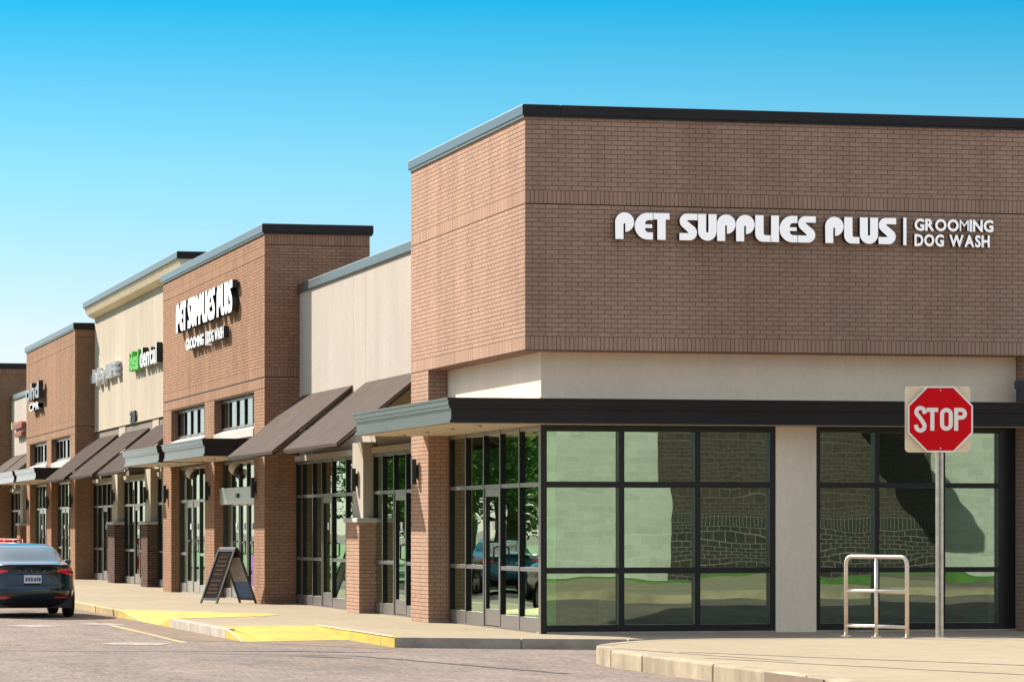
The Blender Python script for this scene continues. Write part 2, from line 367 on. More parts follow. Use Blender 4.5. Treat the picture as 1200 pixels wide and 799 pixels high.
# pavement in front of the shops
walk = structure(MB().box(-2.40, .5, -.6, 132, -.4, -.02).build('sidewalk', 'joint_dark'))
def slab(pts, mat='concrete_walk', z0=-.3, z1=0, parent=walk, name='paving_slab'):
    return MB().prism(pts, z0, z1).build(name, mat, parent)
y = 0.0
while y < 120:
    slab([(-2.44, y + .006), (.48, y + .006), (.48, y + 3.0 - .006), (-2.44, y + 3.0 - .006)]); y += 3.0
slab([(-2.27, -1.06), (-1.15, -1.78), (-1.15, -.006), (-2.27, -.006)])
slab([(-1.138, -1.79), (.6, -2.55), (.6, -.006), (-1.138, -.006)])
for a in range(4): slab([(.612 + a * 3, -2.60), (3.6 + a * 3, -2.62), (3.6 + a * 3, -.006 if a == 0 else -.006), (.612 + a * 3, -.006)])
slab([(-4.05, 5.25), (-2.452, 5.25), (-2.452, 10.2), (-4.05, 10.2)])
slab([(-4.05, 10.21), (-2.452, 10.21), (-2.452, 11.68)])
slab([(-4.05, 17.52), (-2.452, 14.22), (-2.452, 17.52)])
y = 17.53
while y < 120:
    slab([(-4.05, y + .006), (-2.452, y + .006), (-2.452, y + 3 - .006), (-4.05, y + 3 - .006)]); y += 3
kerb = structure(MB().box(-4.19, -4.06, 17.6, 21.5, -.4, -.006).build('kerb', 'paint_yellow_worn', bevel=.015))
y = 21.51
while y < 120: MB().box(-4.20, -4.058, y, y + 2.99, -.4, .0).build('kerb_stone', 'paint_yellow_worn' if y < 36 else 'kerb_pale', kerb, bevel=.015); y += 3
for a, b in ((3.74, 5.4), (5.41, 7.7), (7.71, 10.2)): MB().box(-4.20, -4.058, a, b, -.4, .003).build('kerb_stone', 'kerb_grey', kerb, bevel=.015)
MB().box(-2.455, -2.30, -1.05, -.01, -.4, .003).build('kerb_stone', 'paint_yellow', kerb, bevel=.012)
MB().box(-2.455, -2.445, -.005, 5.4, -.4, -.002).build('kerb_stone', 'paint_yellow', kerb)
MB().prism([(-2.453, -1.06), (-.8, -2.05), (-.8, -1.90), (-2.31, -1.0)], -.4, .002).build('kerb_stone', 'kerb_grey', kerb, bevel=.012)
MB().prism([(-.79, -2.057), (.6, -2.72), (.6, -2.56), (-.79, -1.906)], -.4, .002).build('kerb_stone', 'kerb_grey', kerb, bevel=.012)
for a in range(4): MB().box(.61 + a * 3, 3.6 + a * 3, -2.78, -2.628, -.4, .002).build('kerb_stone', 'kerb_grey', kerb, bevel=.012)
rz = -.146
K = -.4
ramp1 = structure(MB().poly([(-4.2, 11.7, rz), (-2.45, 11.7, .003), (-2.45, 14.2, .003), (-4.2, 14.2, rz)]).poly([(-4.2, 14.2, rz), (-2.45, 14.2, .003), (-4.2, 17.6, .003)]).poly([(-4.2, 10.2, .003), (-2.45, 11.7, .003), (-4.2, 11.7, rz)])
    .poly([(-4.2, 10.2, .003), (-4.2, 11.7, rz), (-4.2, 11.7, K), (-4.2, 10.2, K)]).poly([(-4.2, 11.7, rz), (-4.2, 14.2, rz), (-4.2, 14.2, K), (-4.2, 11.7, K)]).poly([(-4.2, 14.2, rz), (-4.2, 17.6, .003), (-4.2, 17.6, K), (-4.2, 14.2, K)])
    .poly([(-2.45, 11.2, .006), (-1.9, 12.4, .006), (-1.9, 13.6, .006), (-2.45, 14.2, .006)]).build('kerb_ramp', 'paint_yellow'))
ramp2 = structure(MB().poly([(-3.85, 2.1, rz), (-2.456, 2.6, rz), (-2.456, 5.25, .003), (-3.95, 5.25, .003)]).poly([(-4.2, 2.0, rz), (-3.85, 2.1, rz), (-4.2, 3.74, .004)]).poly([(-4.2, 3.74, .004), (-3.85, 2.1, rz), (-3.95, 5.25, .0035), (-4.058, 5.25, .004)])
    .poly([(-4.2, 3.74, .004), (-4.2, 3.74, K), (-4.2, 2.0, K), (-4.2, 2.0, rz)]).poly([(-4.2, 2.0, rz), (-4.2, 2.0, K), (-2.456, 2.6, K), (-2.456, 2.6, rz)]).build('kerb_ramp', 'paint_yellow'))
plain('ramp_rim', (.66, .60, .38), .8)
for a, b in (((-4.2, 3.74, .006), (-4.2, 2.0, rz + .004)), ((-4.2, 17.6, .006), (-4.2, 14.2, rz + .004)), ((-2.46, 5.3, .008), (-2.46, -1.0, .008))):
    MB().tube([a, b], .009, 6).build('painted_edge', 'ramp_rim', ramp1 if a[1] > 9 else ramp2)

# raised island with the stop sign, nearer the camera
IZ = .36
def arc(cx, cy, r, a0, a1, n): return [(cx + r * math.cos(R(a0 + (a1 - a0) * i / n)), cy + r * math.sin(R(a0 + (a1 - a0) * i / n))) for i in range(n + 1)]
outer = [(-3.55, -46), (14, -46), (14, -16.2), (4, -15.6), (1.4, -14.15), (-.3, -13.98), (-1.3, -13.85), (-1.72, -13.92), (-2.08, -14.10), (-2.40, -14.36), (-2.68, -14.68), (-2.92, -15.05), (-3.13, -15.45), (-3.30, -15.90), (-3.42, -16.35), (-3.50, -16.85), (-3.55, -17.4)]
def inset(pts, k):
    out = []; n = len(pts)
    for i in range(n):
        p0, p, p1 = Vector(pts[i - 1]), Vector(pts[i]), Vector(pts[(i + 1) % n])
        n0 = Vector((-(p - p0).y, (p - p0).x)).normalized(); n1 = Vector((-(p1 - p).y, (p1 - p).x)).normalized()
        b = (n0 + n1).normalized(); out.append(tuple(p + b * (k / max(.3, b.dot(n0)))))
    return out
inner = inset(outer, .16)
island = structure(MB().prism(inner, .0, IZ - .003).build('island_pavement', 'concrete_island'))
# kerb stones around the island, cut where the joints show
n = len(outer); mbk = structure(MB().prism([outer[0], outer[1], inner[1], inner[0]], -.1, IZ).build('island_kerb', 'kerb_pale'))
for i in range(1, n - 1):
    MB().prism([outer[i], outer[i + 1], inner[i + 1], inner[i]], -.1, IZ).build('kerb_stone', 'kerb_pale', mbk, bevel=.0)
p0, p1 = Vector(outer[-1]), Vector(outer[0]); q0, q1 = Vector(inner[-1]), Vector(inner[0])
cuts = [0, 1.2, 3.6, 6.3, 9.1, 11.9, 14.9, 18, 21, 24, 26.5, 28.6]
L = (p1 - p0).length
for i, (a, b) in enumerate(zip(cuts, cuts[1:])):
    a2, b2 = (a + .009) / 28.62, (b - .009) / 28.62
    pts = [p0.lerp(p1, a2), p0.lerp(p1, b2), q0.lerp(q1, b2), q0.lerp(q1, a2)]
    MB().prism([tuple(p) for p in pts], -.1, IZ + .001).build('kerb_stone', 'kerb_pale', mbk, bevel=.02)
plain('stain_brown', (.20, .13, .08), .9, 0, .3, 4)
for a, b, w, sd in [((-3.1, -17.6), (1.6, -26.5), .22, 21), ((-3.2, -19.5), (-.2, -27.5), .28, 23), ((-3.3, -16.6), (-2.6, -20.5), .16, 25)]:  # darker strips paint thin cast shadows onto the island paving
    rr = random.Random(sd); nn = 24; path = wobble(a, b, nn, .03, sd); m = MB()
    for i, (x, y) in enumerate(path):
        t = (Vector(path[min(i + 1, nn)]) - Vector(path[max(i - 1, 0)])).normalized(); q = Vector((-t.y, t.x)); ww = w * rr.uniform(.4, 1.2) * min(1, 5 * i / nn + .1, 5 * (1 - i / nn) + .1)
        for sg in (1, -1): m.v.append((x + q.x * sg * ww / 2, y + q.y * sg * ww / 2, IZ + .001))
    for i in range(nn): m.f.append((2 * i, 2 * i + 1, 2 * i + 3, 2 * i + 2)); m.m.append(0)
    structure(m.build('shadow_streak', 'island_shadow' if 'island_shadow' in MATS else plain('island_shadow', (.30, .235, .155), .9, 0, .2, 3).name, island))
MB().box(-3.562, -3.552, -24.2, -22.6, .17, IZ - .01).build('rust_stain', 'stain_brown', mbk)

# lawn across the drive
lawn = structure(MB().box(-220, -10.2, 24, 300, -.35, -.05).build('lawn', 'lawn_green'))

# ------------------------------------------------------------------ wall builders
# a wall map: 'F' faces -X at X = p (u runs along Y); 'S' faces -Y at Y = p (u runs along X); v is outward
def wbox(mb, kind, p, u0, u1, v0, v1, w0, w1, mi=0, skip=''):
    if kind == 'F': mb.box(p - v1, p - v0, u0, u1, w0, w1, mi, skip)
    else: mb.box(u0, u1, p - v1, p - v0, w0, w1, mi, skip)
    return mb
BL, BH, J = .203, .0677, .009
def lay(u0, u1, w0, w1, soldiers=(), grooves=(), holes=()):
    """rectangles of every brick in running bond; soldier bands are (z0, z1)"""
    out = []; z = w0; row = 0
    bands = sorted(soldiers)
    def push(a, b, c, d):
        a, b = max(a, u0), min(b, u1)
        segs = [(a, b)]
        for (h0, h1, g0, g1) in holes:
            if c < g1 - .004 and d > g0 + .004:
                ns = []
                for (s, e) in segs:
                    if e <= h0 or s >= h1: ns.append((s, e)); continue
                    if s < h0: ns.append((s, h0 - .001))
                    if e > h1: ns.append((h1 + .001, e))
                segs = ns
        for s, e in segs:
            if e - s > .025: out.append((s, e, c, d))
    while z < w1 - .03:
        bd = next((b for b in bands if b[0] - .03 <= z < b[1] - .03), None)
        if bd:
            k = u0
            while k < u1: push(k, k + BH - J, bd[0] + .012, bd[1] - J * .5); k += BH
            z = bd[1]; row += 1; continue
        nb = next((b[0] for b in bands if b[0] > z), w1)
        rows = max(1, round((nb - z) / BH)); h = (nb - z) / rows
        for r_ in range(rows):
            off = (row % 2) * BL / 2
            k = u0 - off
            while k < u1: push(k, k + BL - J, z + J * .5, z + h - J * .5); k += BL
            z += h; row += 1
        z = nb
    return out
def brick_wall(parent, name, kind, p, u0, u1, w0, w1, mortar, brick, thick=.28, holes=(), soldiers=(), singles=0, edge0=0.0, reveal=None):
    """mortar backing with every brick laid proud of it; returns the backing"""
    m = MB()
    zs = sorted({w0, w1, *[h[2] for h in holes], *[h[3] for h in holes]}); zs = [z for z in zs if w0 <= z <= w1]
    for a, b in zip(zs, zs[1:]):
        us = u0
        for h in sorted(h for h in holes if h[2] < b - 1e-4 and h[3] > a + 1e-4):
            if h[0] > us: wbox(m, kind, p, us, h[0], -thick, -.009, a, b)
            us = h[1]
        if us < u1: wbox(m, kind, p, us, u1, -thick, -.009, a, b)
    wall = m.build(name, mortar, parent)
    rects = lay(u0 + edge0, u1, w0, w1, soldiers, (), holes)
    if singles:
        rects.sort(key=lambda r_: r_[0]); near, rest = rects[:singles], rects[singles:]
        cache = {}
        for (a, b, c, d) in near:
            key = (round(b - a, 3), round(d - c, 4))
            if key not in cache:
                cache[key] = wbox(MB(), kind, 0, 0, b - a, -.012, 0, 0, d - c, skip='k' if kind == 'S' else 'r').mesh('brick', brick)
            o = bpy.data.objects.new('brick', cache[key]); COL.objects.link(o); o.parent = wall
            dv = random.uniform(-.0012, .0012)
            o.location = (p + dv, a, c) if kind == 'F' else (a, p + dv, c)
        rects = rest
    m = MB()
    for (a, b, c, d) in rects:
        wbox(m, kind, p, a, b, -.012, random.uniform(-.0012, .0012), c, d, skip='k' if kind == 'S' else 'r')
    if m.v: stuff(m.build('brick_courses', brick, wall))
    for (b0, b1) in soldiers:
        if b0 > w0 + .1: wbox(MB(), kind, p, u0 + edge0 + .002, u1, -.0085, -.004, b0 - .004, b0 + .0115).build('groove_shadow', 'joint_shadow', wall)  # dark strip paints the shadow line of the recessed groove
    return wall
def reveal_bricks(parent, kind, p, u0, u1, w0, w1, mortar, brick):
    """narrow brick return, no backing of its own beyond a thin mortar skin"""
    m = MB(); wbox(m, kind, p, u0, u1, -.02, -.006, w0, w1); wall = m.build('reveal', mortar, parent)
    m = MB()
    for (a, b, c, d) in lay(u0, u1, w0, w1): wbox(m, kind, p, a, b, -.008, 0, c, d, skip='k' if kind == 'S' else 'r')
    stuff(m.build('brick_courses', brick, wall)); return wall

def pane(parent, kind, p, u0, u1, w0, w1, mat='glass'):
    m = MB(); uc, wc = (u0 + u1) / 2, (w0 + w1) / 2
    if kind == 'F': m.box(-.004, .004, u0 - uc, u1 - uc, w0 - wc, w1 - wc); loc = (p, uc, wc)
    else: m.box(u0 - uc, u1 - uc, -.004, .004, w0 - wc, w1 - wc); loc = (uc, p, wc)
    me = m.mesh('pane', mat); o = bpy.data.objects.new('pane', me); COL.objects.link(o)
    o.parent = parent; o.matrix_parent_inverse = Matrix.Translation(-Vector(parent.get('_o', (0, 0, 0))))
    o.location = loc; o.rotation_euler = tuple(random.uniform(-.0022, .0022) for _ in range(3)); return o
def storefront(parent, kind, p, us, ws, fw=.055, depth=.11, door=(), mat='frame_dark', glassm='glass', door_mat=None, sill=0.0):
    """framed glazing: us, ws are the mullion and rail centre lines; door = column indices that hold a door"""
    win = empty('window'); hang(win, parent)
    f = MB(); u0, u1, w0, w1 = us[0], us[-1], ws[0], ws[-1]
    tr = ws[-2]
    for i, u in enumerate(us): wbox(f, kind, p, u - fw / 2, u + fw / 2, -depth * .15, depth, w0, w1)
    for i in range(len(us) - 1):
        a, b = us[i] + fw / 2, us[i + 1] - fw / 2
        for k, w in enumerate(ws):
            if i in door and k < len(ws) - 2: continue
            h = fw / 2 * 1.05
            lo, hi = (w, w + (sill or h * 2)) if k == 0 else ((w - h * 2, w) if k == len(ws) - 1 else (w - h, w + h))
            wbox(f, kind, p, a + .0005, b - .0005, -depth * .1, depth - .006, lo, hi)
    f.build('frame', mat, win)
    for i in range(len(us) - 1):
        a, b = us[i] + fw / 2, us[i + 1] - fw / 2
        for k in range(len(ws) - 1):
            if i in door and k < len(ws) - 2: continue
            pane(win, kind, p, a - .008, b + .008, ws[k] + (sill if k == 0 and sill else fw * .4), ws[k + 1] - fw * .4, glassm)
        if i in door: make_door(parent, kind, p, a + .006, b - .006, w0 + .01, tr - fw / 2 - .006, depth, door_mat or mat, glassm)
    return win
def make_door(parent, kind, p, u0, u1, w0, w1, depth, mat, glassm, notice=True):
    d = empty('door'); hang(d, parent)
    f = MB(); s = .10
    wbox(f, kind, p, u0, u0 + s, .0, depth - .012, w0, w1); wbox(f, kind, p, u1 - s, u1, .0, depth - .012, w0, w1)
    wbox(f, kind, p, u0 + s, u1 - s, .002, depth - .015, w0, w0 + .26); wbox(f, kind, p, u0 + s, u1 - s, .002, depth - .015, w1 - .12, w1)
    f.build('stile_frame', mat, d)
    pane(d, kind, p - .0 if kind == 'F' else p, u0 + s - .005, u1 - s + .005, w0 + .25, w1 - .11, glassm)
    uh = u0 + s * .6 if kind == 'F' else u1 - s * .6
    h = MB()
    pts = [(uh, depth), (uh, depth + .075), (uh, depth + .075), (uh, depth)]; zz = [.98, 1.0, 1.24, 1.26]
    path = [(p - v, u, w0 + z) if kind == 'F' else (u, p - v, w0 + z) for (u, v), z in zip(pts, zz)]
    h.tube(path, .016, 8); h.build('handle', 'black_metal', d, True)
    if notice:
        m = MB(); uc = (u0 + u1) / 2; wbox(m, kind, p, uc - .09, uc + .09, .012, .016, w0 + 1.52, w0 + 1.66); m.build('notice', 'paper_white', d)
    return d
def sconce(kind, p, u, z, label, group='black wall lamps along the shopfronts'):
    t = empty('wall_lamp', (p, u, z) if kind == 'F' else (u, p, z)); tag(t, label, 'wall lamp', group)
    m = MB(); wbox(m, kind, p, u - .06, u + .06, .0, .03, z - .12, z + .12); m.build('back_plate', 'black_metal', t)
    m = MB(); wbox(m, kind, p, u - .06, u + .06, .04, .115, z - .215, z + .215); wbox(m, kind, p, u - .03, u + .03, .029, .041, z - .05, z + .05); m.build('lamp_body', 'black_metal', t, bevel=.01)
    return t
def canopy(parent, x0, x1, y0, y1, z0, z1, both=False, ext=None):
    """flat metal canopy: stepped fascia and beige soffit"""
    c = empty('canopy'); hang(c, parent); zm = z0 + (z1 - z0) * .66
    prof = lambda o: o
    f = MB()
    # lower band, recess line, upper band and drip edge, as nested rings so the corner profile steps
    for (a, b, off) in ((z0, z0 + .05, .0), (z0 + .05, zm - .03, -.025), (zm - .03, zm + .02, .012), (zm + .02, z1 - .03, .03), (z1 - .03, z1, .05)):
        f.box(x0 - off, x1, y0 - off, y1 + off, a + .0005, b)
    if ext:
        for (a, b, off) in ((z0, z0 + .05, .0), (z0 + .05, zm - .03, -.025), (zm - .03, zm + .02, .012), (zm + .02, z1 - .03, .03), (z1 - .03, z1, .05)):
            f.box(x1, ext[0], y0 - off, ext[1], a + .0005, b)
    f.build('fascia', 'canopy_metal', c)
    m = MB(); m.box(x0 + .06, x1 - .002, y0 + .06, y1 - .06, z0 - .010, z0 - .002)
    if ext: m.box(x1 + .001, ext[0], y0 + .06, ext[1] - .001, z0 - .010, z0 - .002)
    m.build('soffit', 'soffit_beige', c)
    k = 0; yy = y0 + .9
    while yy < y1 - .3:
        m = MB(); m.tube([(x0 + .62, yy, z0 - .002), (x0 + .62, yy, z0 - .03)], .07, 12); m.build('downlight', 'aluminium', c, True); yy += 1.9
    return c
def awning(x0, x1, y0, y1, z0, z1, label, ribs=0, group='taupe sloped awnings over the shop doors'):
    """sloping sheet on a tube frame, open underneath; x0 is the outer edge"""
    t = empty('awning', (x1, (y0 + y1) / 2, z0)); tag(t, label, 'awning', group)
    MB().extr_y([(x0, z0), (x0 + .012, z0 - .055), (x0 + .03, z0 - .055), (x0 + .024, z0 - .012), (x1, z1 - .035), (x1, z1)], y0, y1).build('sheet', 'awning_cloth', t, fix=True)
    m = MB()
    n = max(2, ribs)
    for i in range(n + 1):
        yy = y0 + .03 + (y1 - y0 - .06) * i / n
        m.tube([(x0 + .06, yy, z0 - .05), (x1 - .02, yy, z1 - .10)], .022, 6)
        m.tube([(x0 + (x1 - x0) * .45, yy, z0 + (z1 - z0) * .45 - .06), (x1 - .02, yy, z0 + (z1 - z0) * .45 - .06)], .016, 6)
    m.tube([(x0 + .06, y0 + .03, z0 - .06), (x0 + .06, y1 - .03, z0 - .06)], .022, 6)
    m.build('frame', 'black_metal', t, True)
    if ribs:
        k = int((y1 - y0) / .42)
        for i in range(1, k):
            yy = y0 + (y1 - y0) * i / k
            MB().extr_y([(x0, z0 + .001), (x1, z1 + .001), (x1, z1 + .008), (x0, z0 + .008)], yy - .012, yy + .012).build('seam', 'awning_cloth', t, fix=True)
    return t
def coping(parent, kind_boxes, name='coping', mat='bronze_coping'):
    m = MB()
    for b in kind_boxes: m.box(*b)
    return m.build(name, mat, parent, bevel=.012)

# ------------------------------------------------------------------ lettering
_glyph = {}
def A(cx, cy, r, a0, a1, n=10): return arc(cx, cy, r, a0, a1, n)
GL = {
 'P': ([(0, 0), (.31, 0), (.31, .56)] + A(.345, .56, .035, 180, 0, 5) + [(.38, .27)] + A(.355, .635, .365, -86, 180, 26)[0:] , .72),
 'E': ([(.70, 1), (.50, 1)] + A(.5, .5, .5, 95, 265, 22) + [(.50, 0), (.70, 0), (.70, .27), (.53, .27)] + A(.54, .41, .14, 265, 190, 6) + [(.40, .43), (.67, .43), (.67, .57), (.40, .57)] + A(.54, .59, .14, 170, 95, 6) + [(.70, .73)], .70),
 'T': ([(0, 1), (0, .76), (.15, .76), (.15, 0), (.47, 0), (.47, .76), (.62, .76), (.62, 1)], .62),
 'S': ([(.70, 1), (.30, 1)] + A(.29, .72, .28, 92, 232, 16) + [(.355, .29), (.34, .27), (.0, .27), (.0, 0), (.40, 0)] + A(.39, .29, .29, -86, 48, 16) + [(.30, .73), (.32, .76), (.70, .76)], .70),
 'U': ([(0, 1)] + A(.36, .36, .36, 180, 360, 22) + [(.72, 1), (.405, 1), (.405, .35)] + A(.36, .35, .045, 0, -180, 6) + [(.315, 1)], .72),
 'L': ([(0, 1)] + A(.30, .30, .30, 180, 268, 12) + [(.60, 0), (.60, .25), (.41, .25)] + A(.41, .33, .08, 268, 182, 5) + [(.325, 1)], .60),
 'I': ([(0, 0), (.31, 0), (.31, 1), (0, 1)], .31),
}
def outline_mesh(ch):
    pts, w = GL[ch]
    a = sum(pts[i - 1][0] * pts[i][1] - pts[i][0] * pts[i - 1][1] for i in range(len(pts)))
    if a < 0: pts = pts[::-1]
    return pts, w
def font_mesh(ch, bold=.0):
    if ch == 'M': bold = 0
    key = (ch, bold)
    if key not in _glyph:
        cu = bpy.data.curves.new('glyph', 'FONT'); cu.body = ch; cu.size = 1; cu.extrude = .5; cu.offset = bold; cu.resolution_u = 3
        ob = bpy.data.objects.new('glyph', cu); COL.objects.link(ob)
        dg = bpy.context.evaluated_depsgraph_get(); me = bpy.data.meshes.new_from_object(ob.evaluated_get(dg))
        vs = [tuple(v.co) for v in me.vertices]; fs = [tuple(p.vertices) for p in me.polygons]; nz = [abs(p.normal.z) > .9 for p in me.polygons]
        x0 = min(v[0] for v in vs); x1 = max(v[0] for v in vs)
        vs = [(v[0] - x0, v[1], v[2] + .5) for v in vs]
        bpy.data.objects.remove(ob); bpy.data.curves.remove(cu); bpy.data.meshes.remove(me)
        _glyph[key] = (vs, fs, nz, x1 - x0)
    return _glyph[key]
WM = {'F': Matrix(((0, 0, -1), (-1, 0, 0), (0, 1, 0))), 'S': Matrix(((1, 0, 0), (0, 0, -1), (0, 1, 0)))}
def sign_letters(parent, text, kind, p, u, z, h, length, depth, face, side, font=None, bold=.02, gap=.06, faces=None, stand=.02):
    """letters as single meshes, left to right from u; scaled to fill length"""
    items = []; x = 0.0
    for ch in text:
        if ch == ' ': x += .36; continue
        if font is None and ch in GL: w = GL[ch][1]
        else: w = font_mesh(ch, bold)[3]
        items.append((ch, x)); x += w + gap
    sx = length / (x - gap)
    cap = font_mesh('H', bold)
    caph = 1.0 if font is None else max(v[1] for v in cap[0])
    for i, (ch, xo) in enumerate(items):
        m = MB(); fm, sm = 0, 1
        if font is None and ch in GL:
            pts, w = outline_mesh(ch); n = len(pts)
            m.add([(a, b, 0) for a, b in pts] + [(a, b, 1) for a, b in pts], [tuple(range(n - 1, -1, -1))], 1)
            m.f.append(tuple(range(n, 2 * n))); m.m.append(0)
            for k in range(n): m.f.append((k, (k + 1) % n, n + (k + 1) % n, n + k)); m.m.append(1)
        else:
            vs, fs, nz, w = font_mesh(ch, bold); m.v = list(vs); m.f = list(fs); m.m = [0 if q else 1 for q in nz]
        W = WM[kind]; out = []
        for (a, b, c) in m.v:
            l = W @ Vector(((xo + a) * sx, b * h / caph, stand + c * depth))
            out.append(l)
        o0 = Vector((p, u, z)) if kind == 'F' else Vector((u, p, z))
        m.v = [tuple(o0 + q) for q in out]
        m.build('letter', [faces[i] if faces else face, side], parent)

# ------------------------------------------------------------------ the corner shop
FX, SY = -.33, -.35           # front (faces -X) and side (faces -Y) of the brick box
shop = tag(empty('corner_shop'), 'brown brick corner shop with wide black-framed windows behind the stop sign', 'building')
Z0, Z1 = 4.24, 7.74
sold = ((4.24, 4.45), (6.42, 6.63))
brick_wall(shop, 'front_wall', 'F', FX, SY + .009, 8.05, Z0, Z1, 'mortar_corner', 'brick_corner', soldiers=sold, edge0=-.009)
brick_wall(shop, 'side_wall', 'S', SY, FX + .2805, 13, Z0, Z1, 'mortar_corner', 'brick_corner', soldiers=sold, edge0=-.2675, singles=300)
def pier(parent, xf, xb, y0, y1, z0, z1, mortar, brick, name='pier', side=True):
    w = MB().box(xf + .009, xb, y0 + .009, y1, z0, z1).build(name, mortar, parent); m = MB()
    for (a, b, c, d) in lay(y0, y1, z0, z1): m.box(xf + random.uniform(0, .002), xf + .012, a, b, c, d, skip='r')
    if side:
        for (a, b, c, d) in lay(xf + .013, xb, z0, z1): m.box(a, b, y0 + random.uniform(0, .002), y0 + .012, c, d, skip='k')
    stuff(m.build('brick_courses', brick, w)); return w
pier(shop, FX, .16, 6.62, 8.05, 0, Z0 - .002, 'mortar_corner', 'brick_corner')
pier(shop, 7.60, 8.6, SY, .1, 0, Z0 - .002, 'mortar_corner', 'brick_corner')
MB().box(FX + .02, .3, SY + .02, 8.04, Z0 - .004, Z0 + .05).box(.301, 12.9, SY + .02, .3, Z0 - .004, Z0 + .05).build('lintel_soffit', 'brick_corner', shop)
coping(shop, [(FX - .05, .2, SY - .05, 8.07, Z1, 7.90), (.2005, 13.1, SY - .05, .2, Z1, 7.90)])
MB().box(FX - .028, FX + .2, SY - .028, 8.06, Z1 - .03, Z1 - .001).box(FX + .2005, 13.05, SY - .028, 0, Z1 - .03, Z1 - .001).build('drip_edge', 'bronze', shop)
MB().box(0, .28, 0, 6.6, 3.14, Z0 - .005).box(.2805, 7.59, 0, .28, 3.14, Z0 - .005).build('fascia_panel', 'stucco_fascia', shop)
MB().box(-.02, .27, -.02, 6.58, 3.53, 3.56).box(.2705, 7.58, -.02, .27, 3.53, 3.56).build('fascia_trim', 'stucco_fascia', shop)
MB().box(3.685, 4.335, -.02, .3, .0, 3.14).build('pillar', 'stucco_fascia', shop, bevel=.006)
# side windows
ZR = [.03, .95, 2.245, 3.135]
wa = storefront(shop, 'S', .10, [.045, 1.255, 2.45, 3.64], ZR, .085, .10, sill=.10)
wb = storefront(shop, 'S', .10, [4.365, 5.32, 6.39, 7.34], ZR, .075, .10, sill=.10)
MB().box(7.385, 7.595, .05, .3, 0, 3.135).build('jamb', 'frame_dark', shop)
MB().box(.0, 7.6, .0, .28, -.3, .028).build('plinth', 'kerb_grey', shop)
# front glazing with the door
storefront(shop, 'F', .055, [.15, 1.45, 2.75, 3.92, 5.25, 6.50], [.03, .96, 2.25, 3.135], .06, .05, door=(2,), sill=.20)
MB().box(-.004, .09, -.004, .118, .0, 3.138).build('corner_post', 'frame_dark', shop)
MB().box(.02, .3, .12, 6.62, -.3, .028).build('plinth', 'frame_dark', shop)
MB().box(.02, .2, 6.532, 6.618, .03, 3.135).build('jamb', 'frame_dark', shop)
canopy(shop, -1.5, .0, -.45, 7.05, 3.15, 3.52, ext=(13, -.001))
MB().box(.7, 1.9, .32, .34, .3, 3.0).build('wall_panel', 'green_panel', shop) if False else None
MB().box(.10, .27, .16, .22, .03, 3.1).build('wall_panel', 'green_panel', shop)
MB().box(.27, .62, .125, .128, 3.0, 3.07).build('notice', 'paper_white', shop)
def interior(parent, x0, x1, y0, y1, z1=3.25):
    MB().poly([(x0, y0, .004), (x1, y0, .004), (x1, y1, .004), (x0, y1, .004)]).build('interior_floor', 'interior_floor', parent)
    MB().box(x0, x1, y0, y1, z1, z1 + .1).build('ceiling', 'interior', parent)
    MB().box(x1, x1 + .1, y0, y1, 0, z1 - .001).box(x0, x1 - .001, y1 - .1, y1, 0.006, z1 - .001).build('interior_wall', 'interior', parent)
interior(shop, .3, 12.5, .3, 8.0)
MB().box(12.65, 12.9, .3, 8.0, 0, 7.5).box(-.02, 12.6, 7.75, 8.03, 4.3, 7.6).build('rear_wall', 'interior', shop)
MB().box(-.04, 12.9, -.04, 7.74, 7.2, 7.3).build('roof', 'roof_membrane', shop)
for k, (x, yy, l) in enumerate([(1.6, 2.6, 5.0), (1.6, 4.6, 5.0), (8.2, 2.8, 3.4)]):
    t = tag(empty('store_shelf', (x, yy, 0)), ['long dark store shelf just inside the left side window', 'long dark store shelf deeper inside the corner shop', 'short dark store shelf inside behind the right side window'][k], 'shelf', 'shelves inside the corner shop')
    MB().box(x, x + l, yy, yy + .04, .02, 1.9).build('back_panel', 'interior', t)
    for z in (.15, .6, 1.05, 1.5): MB().box(x, x + l, yy - .4, yy - .001, z, z + .03).build('shelf_board', 'interior_floor', t)
# small flood lamp box on the right-hand pier
t = tag(empty('flood_lamp', (7.7, SY, 3.7)), 'black box flood lamp standing above the canopy beside the right brick pier', 'lamp')
MB().box(7.44, 7.63, SY - .16, SY - .02, 3.54, 3.86).build('lamp_housing', 'black_metal', t, bevel=.01)
MB().box(7.36, 7.46, SY - .24, SY - .165, 3.72, 3.85).build('visor', 'black_metal', t)
MB().box(7.56, 7.62, SY - .019, SY + .10, 3.62, 3.72).build('bracket', 'black_metal', t)

